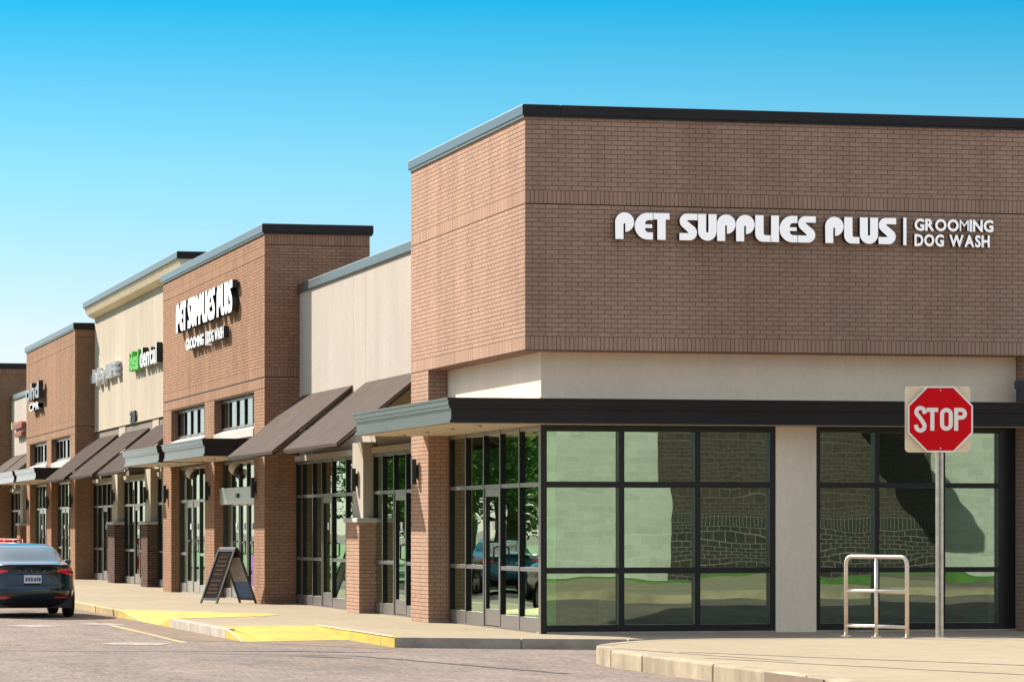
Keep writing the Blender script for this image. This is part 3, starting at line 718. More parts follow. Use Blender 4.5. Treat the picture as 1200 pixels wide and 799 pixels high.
# ------------------------------------------------------------------ stucco sections
def column(parent, y0, y1, xf, zc, brick, mortar, stuc='stucco'):
    c = empty('column'); hang(c, parent)
    b = MB().box(xf + .009, .3, y0 + .009, y1, 0, zc - .09).build('brick_base', mortar, c); m = MB()
    for (a, bb, cc, d) in lay(y0, y1, 0, zc - .09): m.box(xf, xf + .012, a, bb, cc, d, skip='r')
    for (a, bb, cc, d) in lay(xf + .013, .25, 0, zc - .09): m.box(a, bb, y0, y0 + .012, cc, d, skip='k')
    stuff(m.build('brick_courses', brick, c))
    MB().box(xf - .05, .3, y0 - .05, y1 + .05, zc - .089, zc).build('cap_stone', 'stucco_white', c, bevel=.02)
    MB().box(xf + .10, .3, y0 + .12, y1 - .12, zc + .001, 3.2).build('shaft', stuc, c)
    return c
def stucco_section(name, label, y0, y1, xw, ztop, joints, aw, cols, glaz, mat, brick, mortar, cornice=False, awlabels=(), ribs=0):
    s = tag(empty(name), label, 'building')
    cuts = [y0] + list(joints) + [y1]
    MB().box(xw + .02, xw + .3, y0, y1, 3.02, ztop - .05).build('wall_core', 'joint_dark', s)
    for a, b in zip(cuts, cuts[1:]):
        MB().box(xw, xw + .019, a + .006, b - .006, 4.60 if cornice else 3.0, ztop - (.505 if cornice else .19)).build('stucco_panel', mat, s)
    if cornice:
        for (a, b) in cols: MB().box(xw + .001, xw + .018, a + .05, b - .05, 3.0, 4.599).build('pilaster', mat, s)
        MB().box(xw - .03, xw + .0195, y0, y1, 4.575, 4.5995).build('drip_edge', mat, s)
        MB().extr_y([(xw, ztop - .50), (xw + .6, ztop - .50), (xw + .6, ztop - .185), (xw - .31, ztop - .185), (xw - .29, ztop - .27), (xw - .22, ztop - .40), (xw - .13, ztop - .46), (xw - .04, ztop - .50)][::-1], y0 - .05, y1 + .05).build('cornice', 'stucco_fascia', s, fix=True)
        coping(s, [(xw - .36, xw + 1.6, y0 - .09, y1 + .09, ztop - .184, ztop)])
        MB().box(xw + .02, xw + 1.55, y0 - .03, y0 + .25, 6.0, ztop - .19).build('parapet_return', mat, s)
    else:
        coping(s, [(xw - .05, xw + .35, y0, y1, ztop - .188, ztop)])
    MB().box(xw + .3, 10, y0 + .01, y1 - .01, ztop - 1.2, ztop - 1.1).build('roof', 'roof_membrane', s)
    interior(s, .32, 9.9, y0 + .02, y1 - .02)
    for k, (a, b) in enumerate(aw): awning(xw - 1.59, xw - .002, a, b, 3.075, 4.36, awlabels[k], ribs)
    for (a, b) in cols: column(s, a, b, -.22, 1.78, brick, mortar, mat)
    for (us, dr) in glaz:
        storefront(s, 'F', .11, us, [.03, .96, 2.25, 2.98], .06, .05, door=dr, sill=.18, mat='frame_dark')
        MB().box(.08, .3, us[0], us[-1], -.3, .028).build('plinth', 'frame_dark', s)
    MB().box(.03, .139, y0, y1, 2.985, 3.10).build('lintel', mat, s)
    return s
stucco_section('stucco_shop', 'pale stucco shop section with two wide awnings beside the corner shop', 8.06, 21.9, .14, 6.71, (14.6, 15.85),
    [(9.05, 14.55), (15.9, 21.5)], [(13.36, 14.66)], [([8.1, 9.3, 10.4, 11.5, 12.55, 13.4], (2,)), ([14.7, 16.2, 17.7, 18.85, 19.9, 21.1, 21.85], (2,))], 'stucco_pale', 'brick_corner', 'mortar_corner',
    awlabels=('taupe sloped awning touching the corner shop above the green-lit doors', 'taupe sloped awning just right of the white-lettered brick tower'), ribs=2 and 0)
stucco_section('cornice_shop', 'tall cream stucco shop section with cornice and green lettered sign', 37.75, 58.75, .10, 8.60, (45.1, 51.6),
    [(38.8, 44.4), (45.7, 51.4), (52.8, 58.3)], [(43.7, 45.1), (51.0, 52.6)], [([37.9, 39.2, 40.4, 41.6, 42.7, 43.65], (2,)), ([45.2, 46.3, 47.5, 48.7, 49.9, 50.95], (2,)), ([52.7, 53.9, 55.1, 56.3, 57.5, 58.7], (2,))],
    'stucco', 'brick_dark', 'mortar_dark', True,
    ('ribbed taupe awning nearest the brick tower, under the green lettered sign', 'middle ribbed taupe awning below the dark house number', 'ribbed taupe awning nearest the far brick tower'), ribs=4)
stucco_section('stucco_shop', 'narrow pale stucco section with red sign between the two farthest brick towers', 74.4, 86.4, .10, 6.7, (80.2,),
    [(75, 80), (80.6, 86)], [(79.6, 80.9)], [([74.5, 75.7, 76.9, 78.1, 79.3], (1,)), ([81, 82.2, 83.4, 84.6, 86.2], (1,))], 'stucco_pale', 'brick_tower', 'mortar_tower',
    awlabels=('distant taupe awning directly left of the dark-lettered brick tower', 'farthest taupe awning at the left edge below the red sign'))

# ------------------------------------------------------------------ brick towers
def tower(label, x, y0, L, brick='brick_tower', mortar='mortar_tower', near=True, auto=False, canopies=((.95, 7.25), (8.2, 14.5))):
    t = tag(empty('brick_shop'), label, 'building'); zt = 7.79; y1 = y0 + L
    holes = [(y0 + a, y0 + b, c, d) for a, b in ((1.4, 7.1), (8.6, 14.3)) for c, d in ((0, 3.10), (3.56, 4.50))]
    brick_wall(t, 'front_wall', 'F', x, y0 + .009, y1, 0, zt, mortar, brick, holes=holes, soldiers=((4.52, 4.73), (4.76, 4.98), (7.30, 7.52)), edge0=-.009)
    brick_wall(t, 'side_wall', 'S', y0, x + .2805, 1.65, 0, zt, mortar, brick, soldiers=((4.76, 4.98), (7.53, 7.78)), edge0=-.2675)
    MB().box(x + .281, 1.64, y1 - .3, y1 - .001, 3.2, zt).box(1.36, 1.639, y0 + .3, y1 - .31, 3.3, zt).build('rear_wall', mortar, t)
    MB().box(x + .281, 1.36, y0 + .29, y1 - .31, 7.4, 7.5).build('roof', 'roof_membrane', t)
    coping(t, [(x - .06, 1.72, y0 - .06, y1 + .06, zt, 7.975)])
    MB().box(x - .03, 1.7, y0 - .03, y1 + .03, zt - .03, zt - .001).build('drip_edge', 'bronze', t)
    for (a, b) in ((1.4, 7.1), (8.6, 14.3)):
        a, b = y0 + a, y0 + b
        reveal_bricks(t, 'S', b - .008, x + .013, x + .20, 0, 3.09, mortar, brick)
        reveal_bricks(t, 'S', b - .008, x + .013, x + .16, 3.80, 4.49, mortar, brick)
        MB().extr_y([(x - .02, 3.56), (x + .155, 3.56), (x + .155, 3.79), (x - .02, 3.72)], a + .003, b - .009).build('sill', 'stucco_white', t, fix=True)
        n = 5; us = [a + .04 + (b - a - .08) * i / n for i in range(n + 1)]
        storefront(t, 'F', x + .20, us, [3.80, 4.49], .06, .04, mat='frame_dark', glassm='glass_plain')
    for q, (a, b) in enumerate(((1.4, 7.1), (8.6, 14.3))):
        a, b = y0 + a, y0 + b; n = 5; us = [a + .04 + (b - a - .08) * i / n for i in range(n + 1)]
        storefront(t, 'F', x + .26, us, [.03, .96, 2.25, 3.09], .06, .05, door=(1, 2, 3) if (auto and q == 0) else (2, 3), mat='frame_bright', sill=.2)
        MB().box(x + .205, x + .4, a, b, -.3, .028).build('plinth', 'frame_bright', t)
        if auto and q == 0:
            MB().box(x + .10, x + .204, us[0], us[-1], 2.12, 2.50).build('door_header', 'frame_bright', t, bevel=.01)
            MB().box(x + .07, x + .099, (us[0] + us[-1]) / 2 - .12, (us[0] + us[-1]) / 2 + .12, 2.26, 2.36).build('door_sensor', 'black_metal', t)
            MB().box(x + .190, x + .196, us[0] + .35, us[1] + .25, .32, 1.05).build('poster', 'purple_print', t)
    interior(t, x + .55, 9.8, y0 + .3, y1 - .3)
    for a, b in canopies: canopy(t, x - 1.15, x - .001, y0 + a, y0 + b, 3.12, 3.49)
    return t
tower('tan brick shop tower behind the folding sidewalk sign, white letters on it', -.6, 21.92, 15.8, auto=True)
tower('far brick shop tower with dark letters right above the parked car', -.5, 58.8, 15.55)
tower('farthest brick shop tower at the left edge of the picture', -.5, 86.5, 15.8)

# wall lamps
sconce('F', FX, 7.45, 2.55, 'black wall lamp on the brick pier beside the corner shop door')
sconce('F', -.12, 14.05, 2.50, 'black wall lamp on the stucco column between the two awnings')
for y, lb in ((23.0, 'black wall lamp on the brick pier right of the sliding door'), (29.7, 'black wall lamp on the brick pier left of the sliding door'), (36.9, 'black wall lamp on the far pier of the white-lettered tower')): sconce('F', -.6, y, 2.45, lb)
for y, lb in ((44.4, 'black wall lamp on the nearer cream column with dark brick base'), (51.8, 'black wall lamp on the farther cream column with dark brick base')): sconce('F', -.12, y, 2.5, lb)
for y, lb in ((59.5, 'black wall lamp on the near pier of the dark-lettered tower'), (66.6, 'black wall lamp on the middle pier of the dark-lettered tower'), (73.6, 'black wall lamp on the far pier of the dark-lettered tower')): sconce('F', -.5, y, 2.45, lb)
# dome security cameras under the tower canopy
for y, lb in ((23.75, 'cream and black dome camera right of the sliding door'), (30.35, 'cream and black dome camera left of the sliding door')):
    t = tag(empty('security_camera', (-.6, y, 2.95)), lb, 'camera', 'dome cameras under the tower canopy')
    c = Vector((-.95, y, 2.86)); dv = Vector((.75, -.45, -.5)).normalized()
    MB().tube([c - dv * .13, c - dv * .11, c - dv * .05, c + dv * .02, c + dv * .05], [.03, .07, .11, .122, .122], 18).build('housing', 'soffit_beige', t, True)
    MB().tube([c + dv * .051, c + dv * .09, c + dv * .13, c + dv * .155, c + dv * .165], [.112, .108, .085, .05, .01], 18).build('dome', 'black_metal', t, True)
    MB().tube([(-.595, y, 3.0), (-.8, y, 3.02), tuple(c - dv * .12)], .022, 8).build('bracket', 'soffit_beige', t)

# ------------------------------------------------------------------ wall signs
g = 'raised letter signs on the walls'
s = tag(empty('wall_sign', (1.0, SY, 5.9)), 'large white rounded block letters on the shaded side wall', 'sign', g)
sign_letters(s, 'PET SUPPLIES PLUS', 'S', SY, 1.03, 5.91, .40, 4.43, .10, 'added_glow_face', 'letter_side', gap=.022, stand=.025)
s = tag(empty('wall_sign', (5.6, SY, 5.9)), 'small white two-line lettering with divider bar at right of the large letters', 'sign', g)
MB().box(5.575, 5.625, SY - .125, SY - .124, 5.90, 6.32).build('divider_bar', 'added_glow_face', s)
MB().box(5.576, 5.624, SY - .1235, SY - .02, 5.901, 6.319).build('divider_side', 'letter_side', s)
sign_letters(s, 'GROOMING', 'S', SY, 5.76, 6.135, .175, 1.28, .09, 'added_glow_face', 'letter_side', 'b', .036, .06, stand=.02)
sign_letters(s, 'DOG WASH', 'S', SY, 5.76, 5.90, .175, 1.22, .09, 'added_glow_face', 'letter_side', 'b', .036, .06, stand=.02)
s = tag(empty('wall_sign', (-.6, 30, 6)), 'large white rounded block letters on the sunlit brick tower', 'sign', g)
sign_letters(s, 'PET SUPPLIES PLUS', 'F', -.6, 34.2, 6.33, .70, 8.9, .13, 'added_glow_face', 'letter_side', gap=.022, stand=.03)
s = tag(empty('wall_sign', (-.6, 30, 5.8)), 'small white one-line lettering below the large letters on the sunlit tower', 'sign', g)
sign_letters(s, 'GROOMING', 'F', -.6, 32.6, 5.84, .25, 2.9, .13, 'added_glow_face', 'letter_side', 'b', .03, .06)
MB().box(-.75, -.62, 29.35, 29.40, 5.80, 6.12).build('divider_bar', ['added_glow_face'], s)
sign_letters(s, 'DOG WASH', 'F', -.6, 29.1, 5.84, .25, 2.45, .13, 'added_glow_face', 'letter_side', 'b', .03, .06)
s = tag(empty('wall_sign', (.1, 46, 6)), 'green and white lower-case letters on the cream cornice wall', 'sign', g)
sign_letters(s, 'ideal', 'F', .1, 48.8, 6.05, .52, 2.05, .16, 'green_face', 'green_face', 'b', .03, .06)
sign_letters(s, 'dental', 'F', .1, 46.4, 6.05, .52, 3.5, .16, 'white_face', 'bronze', 'b', .03, .06)
s = tag(empty('wall_sign', (.1, 55, 6)), 'grey blurred script letters on the cream wall beside the far tower', 'sign', g)
sign_letters(s, 'dnJoyLIFE', 'F', .1, 58.6, 6.08, .40, 6.7, .14, 'grey_face', 'white_face', 'b', .03, .06)
s = tag(empty('wall_sign', (-.5, 70, 6)), 'dark and silver stacked letters on the far brick tower', 'sign', g)
sign_letters(s, 'ohd', 'F', -.56, 72.2, 6.0, .55, 4.5, .16, 'grey_face', 'letter_side', 'b', .03, .06)
sign_letters(s, 'CPR', 'F', -.5, 71.6, 5.62, .25, 3.4, .16, 'white_face', 'letter_side', 'b', .03, .06)
s = tag(empty('wall_sign', (.1, 82, 5.2)), 'dark red sign with green accent on the farthest stucco wall', 'sign', g)
sign_letters(s, 'mmm', 'F', .1, 84.2, 5.35, .34, 3.6, .16, 'red_face', 'red_face', 'b', .05, .05)
sign_letters(s, 'mm', 'F', .1, 83.6, 5.05, .24, 2.9, .16, 'red_face', 'red_face', 'b', .05, .05)
MB().box(-.08, .09, 84.25, 84.7, 5.35, 5.62).build('accent', 'green_face', s)
s = tag(empty('house_number', (.1, 49, 4.6)), 'small dark house number above the middle ribbed awning', 'number')
sign_letters(s, '201', 'F', .1, 49.5, 4.61, .31, 1.15, .05, 'letter_side', 'letter_side', 'b', .03, .06)

# ------------------------------------------------------------------ stop sign, railing, sandwich board
sx, sy_, az = 1.18, -14.03, R(-9)
stop = tag(empty('stop_sign', (sx, sy_, IZ)), 'red octagonal stop sign with square pale backing plate on steel post', 'sign')
RM = Matrix.Rotation(az, 4, 'Z'); zc = 2.81
def sgn(pt):                                # sign-face space: x right, y up, z toward the viewer
    q = RM @ Vector((pt[0], -pt[2], pt[1])); return (sx + q.x, sy_ + q.y, zc + q.z)
def plate(pts, z0, z1):
    n = len(pts); m = MB()
    m.add([sgn((a, b, z0)) for a, b in pts] + [sgn((a, b, z1)) for a, b in pts], [tuple(range(n - 1, -1, -1)), tuple(range(n, 2 * n))] + [(i, (i + 1) % n, n + (i + 1) % n, n + i) for i in range(n)])
    return m
def octo(r, dx=0): return [(dx + r / math.cos(R(22.5)) * math.cos(R(22.5 + 45 * k)), r / math.cos(R(22.5)) * math.sin(R(22.5 + 45 * k))) for k in range(8)]
def rsq(h, r, dx): return [(dx + sx_ * (h - r) + r * math.cos(R(a0 + 15 * k)), sy2 * (h - r) + r * math.sin(R(a0 + 15 * k))) for (sx_, sy2, a0) in ((1, 1, 0), (-1, 1, 90), (-1, -1, 180), (1, -1, 270)) for k in range(7)]
plate(rsq(.372, .045, -.024), .012, .016).build('backing_plate', 'sign_plate', stop)
plate(octo(.371), .045, .049).build('sign_border', 'sign_white', stop)
plate(octo(.352), .0495, .0510).build('sign_face', 'sign_red', stop)
for zz in (.325, -.325): plate([(.009 * math.cos(R(60 * k)), zz + .009 * math.sin(R(60 * k))) for k in range(6)], .0512, .056).build('bolt', 'galvanised', stop)
def stroke(pts, w):                        # constant-width ribbon outline in 2D, round mitres
    Lf, Rt = [], []
    for i, p in enumerate(pts):
        a = Vector(pts[max(i - 1, 0)]); b = Vector(pts[min(i + 1, len(pts) - 1)]); t = (b - a).normalized(); nn = Vector((-t.y, t.x)); p = Vector(p)
        Lf.append(tuple(p + nn * w / 2)); Rt.append(tuple(p - nn * w / 2))
    return Lf, Rt
def stop_letter(paths, x, w=.046):
    m = MB(); k = 0
    for pts in paths:
        Lf, Rt = stroke([(x + a, b) for a, b in pts], w); n = len(Lf); z = .0515 + .0004 * k; k += 1; base = len(m.v)
        for q in Lf + Rt: m.v.append(sgn((q[0], q[1], z)))
        for i in range(n - 1): m.f.append((base + i, base + n + i, base + n + i + 1, base + i + 1)); m.m.append(0)
    m.build('letter', 'sign_white', stop, fix=False)
H = .128; W = .052
Sp = [(.05, .062)] + [(.0 + .046 * math.cos(R(a)), .080 + .047 * math.sin(R(a))) for a in range(10, 221, 14)] + [(.034, -.028)][:0] + [(-.02, .035), (.022, -.022)] + [(.0 + .048 * math.cos(R(a)), -.078 + .049 * math.sin(R(a))) for a in range(38, -171, -14)] + [(-.052, -.062)]
stop_letter([Sp], -.228)
stop_letter([[(0, -H), (0, H)], [(-.066, H - .022), (.066, H - .022)]], -.092)
Op = [(.05 * math.cos(R(a)), (.055 if math.sin(R(a)) > 0 else -.055) + .05 * math.sin(R(a))) for a in range(0, 361, 12)]
stop_letter([Op], .068)
Pp = [(-.043, H - .022), (.012, H - .022)] + [(.014 + .043 * math.cos(R(a)), .063 + .043 * math.sin(R(a))) for a in range(84, -85, -12)] + [(.012, .020), (-.043, .020)]
stop_letter([[(-.043, -H), (-.043, H)], Pp], .222)
# U-channel post with punched holes
pm = MB()
def pbox(x0, x1, z0, z1, y0, y1):
    vs = [sgn((x, y - zc, z)) for z in (z0, z1) for (x, y) in ((x0, y0), (x1, y0), (x1, y1), (x0, y1))]
    pm.add(vs, [(3, 2, 1, 0), (4, 5, 6, 7), (0, 1, 5, 4), (1, 2, 6, 5), (2, 3, 7, 6), (3, 0, 4, 7)])
pbox(-.042, -.020, -.012, .010, IZ - .3, 3.15); pbox(.020, .042, -.012, .010, IZ - .3, 3.15)
pbox(-.0199, -.012, -.030, .004, IZ - .3, 3.14); pbox(.012, .0199, -.030, .004, IZ - .3, 3.14); pbox(-.0119, .0119, -.034, -.028, IZ - .3, 3.14)
pm.build('post', 'galvanised', stop)
hm = MB()
zz = IZ + .05
while zz < 3.1:
    vs = [sgn((.006 * math.cos(R(60 * k)), zz - zc + .006 * math.sin(R(60 * k)), -.0275)) for k in range(6)]
    hm.add(vs, [tuple(range(6))]); zz += .026
stuff(hm.build('post_holes', 'black_metal', stop))
# railing
rail = tag(empty('guard_rail', (.45, -13.9, IZ)), 'short steel tube guard rail on the island left of the stop sign', 'railing')
ra, rb = Vector((.27, -13.45, IZ)), Vector((.68, -14.35, IZ)); H0 = .905
def rp(t, z): q = ra.lerp(rb, t); return (q.x, q.y, IZ + z)
pts = [rp(0, -.1), rp(0, H0 - .09)] + [rp(.085 - .085 * math.cos(R(a)), H0 - .09 + .09 * math.sin(R(a))) for a in (22, 45, 67, 90)] + [rp(1 - .085 + .085 * math.cos(R(a)), H0 - .09 + .09 * math.sin(R(a))) for a in (90, 67, 45, 22)] + [rp(1, H0 - .09), rp(1, -.1)]
MB().tube(pts, .0225, 12).build('hoop', 'steel_rail', rail, True)
MB().tube([rp(.5, -.1), rp(.5, H0 - .01)], .020, 12).build('post', 'steel_rail', rail, True)
MB().tube([rp(.01, .52), rp(.99, .52)], .020, 12).build('crossbar', 'steel_rail', rail, True)
MB().tube([rp(.01, .125), rp(.99, .125)], .020, 12).build('crossbar', 'steel_rail', rail, True)
for t_ in (0, .5, 1): MB().tube([rp(t_, .001), rp(t_, .008)], .06, 12).build('foot_plate', 'steel_rail', rail)
# folding board: both leaves lean on a common top edge
bd = tag(empty('sandwich_board', (-1.25, 22.9, 0)), 'black folding sidewalk sign with grey poster and blue picture', 'sandwich board')
ax = Vector((.42, -.90, 0)).normalized(); ax2 = Vector((.97, .10, 0)).normalized(); Bc = Vector((-1.22, 22.85, 0)); Hb = 1.14
def leaf(sgnx):
    foot = Bc + ax2 * sgnx * .43; top = Bc + ax2 * sgnx * .035 + Vector((0, 0, Hb))
    up = (top - foot); w = ax
    nrm = (up.cross(w) if sgnx < 0 else w.cross(up)).normalized()
    if nrm.dot(ax2) * sgnx < 0: nrm = -nrm
    def bar(m, p, q, hw, th):
        dirv = (q - p).normalized(); side = dirv.cross(nrm).normalized()
        vs = [p + side * s1 * hw + nrm * s2 * th for s1, s2 in ((-1, -1), (1, -1), (1, 1), (-1, 1))] + [q + side * s1 * hw + nrm * s2 * th for s1, s2 in ((-1, -1), (1, -1), (1, 1), (-1, 1))]
        m.add(vs, [(3, 2, 1, 0), (4, 5, 6, 7), (0, 1, 5, 4), (1, 2, 6, 5), (2, 3, 7, 6), (3, 0, 4, 7)])
    m = MB()
    for s1 in (-.30, .30): bar(m, foot + w * s1, top + w * s1, .025, .014)
    for t_ in (.08, .98): bar(m, foot + up * t_ - w * .28, foot + up * t_ + w * .28, .025, .012)
    m.build('leaf_frame', 'black_metal', bd, fix=True)
    def panel(t0, t1, off, mat, name, hw=.275):
        m = MB(); vs = [foot + up * t + w * s + nrm * o for o in (off, off + .004) for (s, t) in ((-hw, t0), (hw, t0), (hw, t1), (-hw, t1))]
        m.add(vs, [(3, 2, 1, 0), (4, 5, 6, 7), (0, 1, 5, 4), (1, 2, 6, 5), (2, 3, 7, 6), (3, 0, 4, 7)]); return m.build(name, mat, bd, fix=True)
    if sgnx < 0:
        panel(.10, .96, .0, 'chalkboard', 'panel')
        for k, t_ in enumerate((.18, .25, .32, .40, .52, .60, .68, .76, .84)): panel(t_, t_ + .03, .0045, 'chalk_text', 'text_line', .20 - .03 * (k % 3)); 
    else:
        panel(.10, .40, .0, 'blue_print', 'picture'); panel(.401, .84, .0, 'poster_grey', 'poster'); panel(.845, .96, .0, 'chalkboard', 'header')
        for k, t_ in enumerate((.46, .53, .60, .67, .74)): panel(t_, t_ + .018, .0045, 'chalkboard', 'text_line', .20 - .04 * (k % 2))
        panel(.2, .24, .0045, 'paper_white', 'text_line', .16)
leaf(-1); leaf(1)
MB().tube([tuple(Bc - ax * .31 + Vector((0, 0, Hb))), tuple(Bc + ax * .31 + Vector((0, 0, Hb)))], .05, 8).build('handle', 'black_metal', bd)

# ------------------------------------------------------------------ cars
def lerp_tab(tab, z):
    for (a, va), (b, vb) in zip(tab, tab[1:]):
        if z <= b:
            t = max(0, (z - a) / (b - a)); return va + (vb - va) * t
    return tab[-1][1]
REAR = [(.20, .26), (.27, .14), (.34, .07), (.42, .015), (.52, .0), (.60, .01), (.64, .045), (.80, .10), (.92, .11), (.985, .05), (1.03, .02), (1.045, .10), (1.06, .34), (1.09, .56), (1.16, .80), (1.25, 1.10), (1.33, 1.42), (1.39, 1.78), (1.425, 2.15), (1.443, 2.5)]
FRONT = [(.20, 4.48), (.30, 4.66), (.50, 4.70), (.62, 4.64), (.72, 4.45), (.80, 4.05), (.88, 3.62), (.95, 3.36), (1.03, 3.22), (1.10, 3.12), (1.20, 2.95), (1.30, 2.78), (1.39, 2.62), (1.425, 2.56), (1.443, 2.52)]
HALF = [(.20, .80), (.27, .875), (.36, .915), (.55, .925), (.75, .915), (.88, .89), (.96, .855), (1.02, .81), (1.06, .78), (1.16, .735), (1.28, .665), (1.37, .585), (1.41, .51), (1.43, .42), (1.443, .05)]
EXPO = [(.2, 3.2), (.5, 4.2), (.8, 4.0), (1.0, 3.4), (1.1, 3.0), (1.44, 2.6)]
def car_pt(th, z, off=0):
    y0_, y1_, w, e = lerp_tab(REAR, z), lerp_tab(FRONT, z), lerp_tab(HALF, z) + off, lerp_tab(EXPO, z)
    c, s = math.cos(th), math.sin(th); yc, hl = (y0_ + y1_) / 2, (y1_ - y0_) / 2 + off
    return (w * math.copysign(abs(c) ** (2 / e), c), yc + hl * math.copysign(abs(s) ** (2 / e), s), z)
def th_for_x(x, z):                         # angle on the rear half where the outline has this x
    w, e = lerp_tab(HALF, z), lerp_tab(EXPO, z); q = min(1, abs(x) / w) ** (e / 2); a = math.acos(q)
    return -a if x > 0 else -(math.pi - a)
def make_car(paint_name, loc, label, group, full=True):
    car = empty('car', (0, 0, 0)); tag(car, label, 'car', group)
    zs = [.20, .235, .27, .305, .34, .38, .42, .47, .52, .56, .60, .64, .69, .74, .80, .86, .92, .955, .985, 1.01, 1.03, 1.045, 1.06, 1.09, 1.12, 1.16, 1.20, 1.25, 1.29, 1.33, 1.365, 1.39, 1.41, 1.425, 1.437, 1.443]
    NA = 128; b = MB()
    for z in zs:
        for k in range(NA):
            # even spacing in the outline, dense at the corners
            t = k / NA * 2 * math.pi; b.v.append(car_pt(t, z))
    wheels = [(.98, .34), (3.86, .34)]
    for i in range(len(zs) - 1):
        for k in range(NA):
            a, c = i * NA + k, i * NA + (k + 1) % NA; q = (a, c, c + NA, a + NA)
            ctr = sum((Vector(b.v[j]) for j in q), Vector()) / 4
            if abs(ctr.x) > .6 and any((ctr.y - wy) ** 2 + (ctr.z - wz) ** 2 < .375 ** 2 for wy, wz in wheels): continue
            mi = 0
            if ctr.z > 1.07:
                rear_y, front_y, hw = lerp_tab(REAR, ctr.z), lerp_tab(FRONT, ctr.z), lerp_tab(HALF, ctr.z)
                if 1.09 < ctr.z < 1.36 and abs(ctr.x) < hw * .86: mi = 1
                elif 1.09 < ctr.z < 1.33 and 1.15 < ctr.y < 3.0: mi = 1
                elif ctr.z > 1.39 and paint_name != 'car_red': mi = 1
            elif ctr.z < .33 and ctr.y < .6 and abs(ctr.x) < .78: mi = 2
            elif ctr.z < .245: mi = 2
            b.f.append(q); b.m.append(mi)
    b.f.append(tuple((len(zs) - 1) * NA + k for k in range(NA))); b.m.append(0 if paint_name == 'car_red' else 1)
    o = b.build('body', [paint_name, 'car_glass', 'car_black'], car, True)
    MB().box(-.78, .78, .3, 4.45, .19, .55).build('underbody', 'car_black', car)
    def patch(name, x0, x1, z0f, z1f, off, mat, n=14, mrows=4, parent=None):
        m = MB()
        for j in range(mrows + 1):
            for i in range(n + 1):
                x = x0 + (x1 - x0) * i / n; za, zb = z0f(i / n), z1f(i / n); z = za + (zb - za) * j / mrows
                m.v.append(car_pt(th_for_x(x, z), z, off))
        for j in range(mrows):
            for i in range(n):
                a = j * (n + 1) + i; m.f.append((a, a + 1, a + n + 2, a + n + 1)); m.m.append(0)
        return m.build(name, mat, parent or car, True, fix=False)
    for sg in (1, -1):
        L0 = lambda t: .895 - .115 * min(1, t * 1.25) ** 1.4; L1 = lambda t: .935 + .035 * t
        tl = patch('tail_light', sg * .47, sg * .89, L0, L1, .010, 'tail_red')
        patch('lamp_insert', sg * .66, sg * .85, lambda t: .885 - .03 * t, lambda t: .90 - .005 * t, .014, 'car_black', parent=tl)
        patch('reflector', sg * .42, sg * .70, lambda t: .385, lambda t: .415, .006, 'tail_red', mrows=2)
    patch('trunk_seam', -.62, .62, lambda t: .628, lambda t: .636, .003, 'car_black', mrows=1)
    patch('diffuser', -.62, .62, lambda t: .245, lambda t: .345, .008, 'car_black')
    patch('lip_spoiler', -.70, .70, lambda t: .99, lambda t: 1.022, .016, 'car_black', n=20)
    pz, py = .745, lerp_tab(REAR, .68) - .012
    pl = MB().box(-.165, .165, py - .02, py + .05, .675, .83).build('licence_plate', 'paper_white', car)
    pp = MB()
    for x0, x1, z0_, z1_ in [(-.14, -.10, .71, .79), (-.085, -.05, .715, .785), (-.035, .0, .71, .79), (.02, .06, .71, .78), (.075, .105, .715, .79), (.115, .15, .71, .785)]: pp.box(x0, x1, py - .023, py - .0205, z0_, z1_)
    pp.build('plate_print', 'blue_print', pl)
    MB().box(-.3, .3, lerp_tab(REAR, .86) - .02, lerp_tab(REAR, .86) + .04, .853, .862).build('plate_trim', 'car_black', car)
    xs_ = -.26
    for ch in 'TESLA':
        vs, fs, nz, w = font_mesh(ch, .0); m = MB(); m.v = [(xs_ + v[0] * .055, lerp_tab(REAR, .9) - .012 - v[2] * .006, .895 + v[1] * .055) for v in vs]; m.f = list(fs); m.m = [0] * len(fs)
        m.build('badge_letter', 'rim', car); xs_ += .118
    for (wy, wz) in wheels:
        for sg in (1, -1):
            w = empty('wheel'); hang(w, car)
            prof = [(.0, .24), (.0, .30), (.02, .332), (.10, .337), (.18, .332), (.20, .30), (.20, .24)]
            m = MB(); n = 28
            for (dx, rr) in prof:
                for k in range(n): a = 2 * math.pi * k / n; m.v.append((sg * (.685 + dx), wy + rr * math.cos(a), wz + rr * math.sin(a)))
            for i in range(len(prof) - 1):
                for k in range(n): a, c = i * n + k, i * n + (k + 1) % n; m.f.append((a, c, c + n, a + n)); m.m.append(0)
            m.build('tyre', 'tyre', w, True, fix=True)
            m = MB()
            for rr, dx in ((.245, .17), (.06, .19)):
                for k in range(n): a = 2 * math.pi * k / n; m.v.append((sg * (.685 + dx), wy + rr * math.cos(a), wz + rr * math.sin(a)))
            for k in range(n):
                if k % 4 != 3: m.f.append((k, (k + 1) % n, n + (k + 1) % n, n + k)); m.m.append(0)
            m.f.append(tuple(range(n, 2 * n))); m.m.append(0)
            m.tube([(sg * .70, wy, wz), (sg * .80, wy, wz)], .24, 20, 1)
            m.build('rim', ['rim', 'car_black'], w)
    for sg in (1, -1):
        m = MB(); m.tube([(sg * .84, 2.72, 1.03), (sg * .95, 2.70, 1.05), (sg * 1.02, 2.68, 1.05)], [.03, .07, .05], 10); m.build('wing_mirror', paint_name, car, True)
        m = MB(); yy = .7
    # high brake lamp behind the rear glass
    MB().box(-.22, .22, 1.06, 1.075, 1.085, 1.10).build('brake_lamp', 'tail_red', car)
    car.location = loc
    return car
make_car('car_blue', (-5.90, 17.25, -.15), 'dark blue sedan with red tail lights seen from behind', 'cars on the drive')
t = tag(empty('railing', (-2.1, 63, 0)), 'red tube railing on the far sidewalk beyond the dark blue sedan', 'railing')
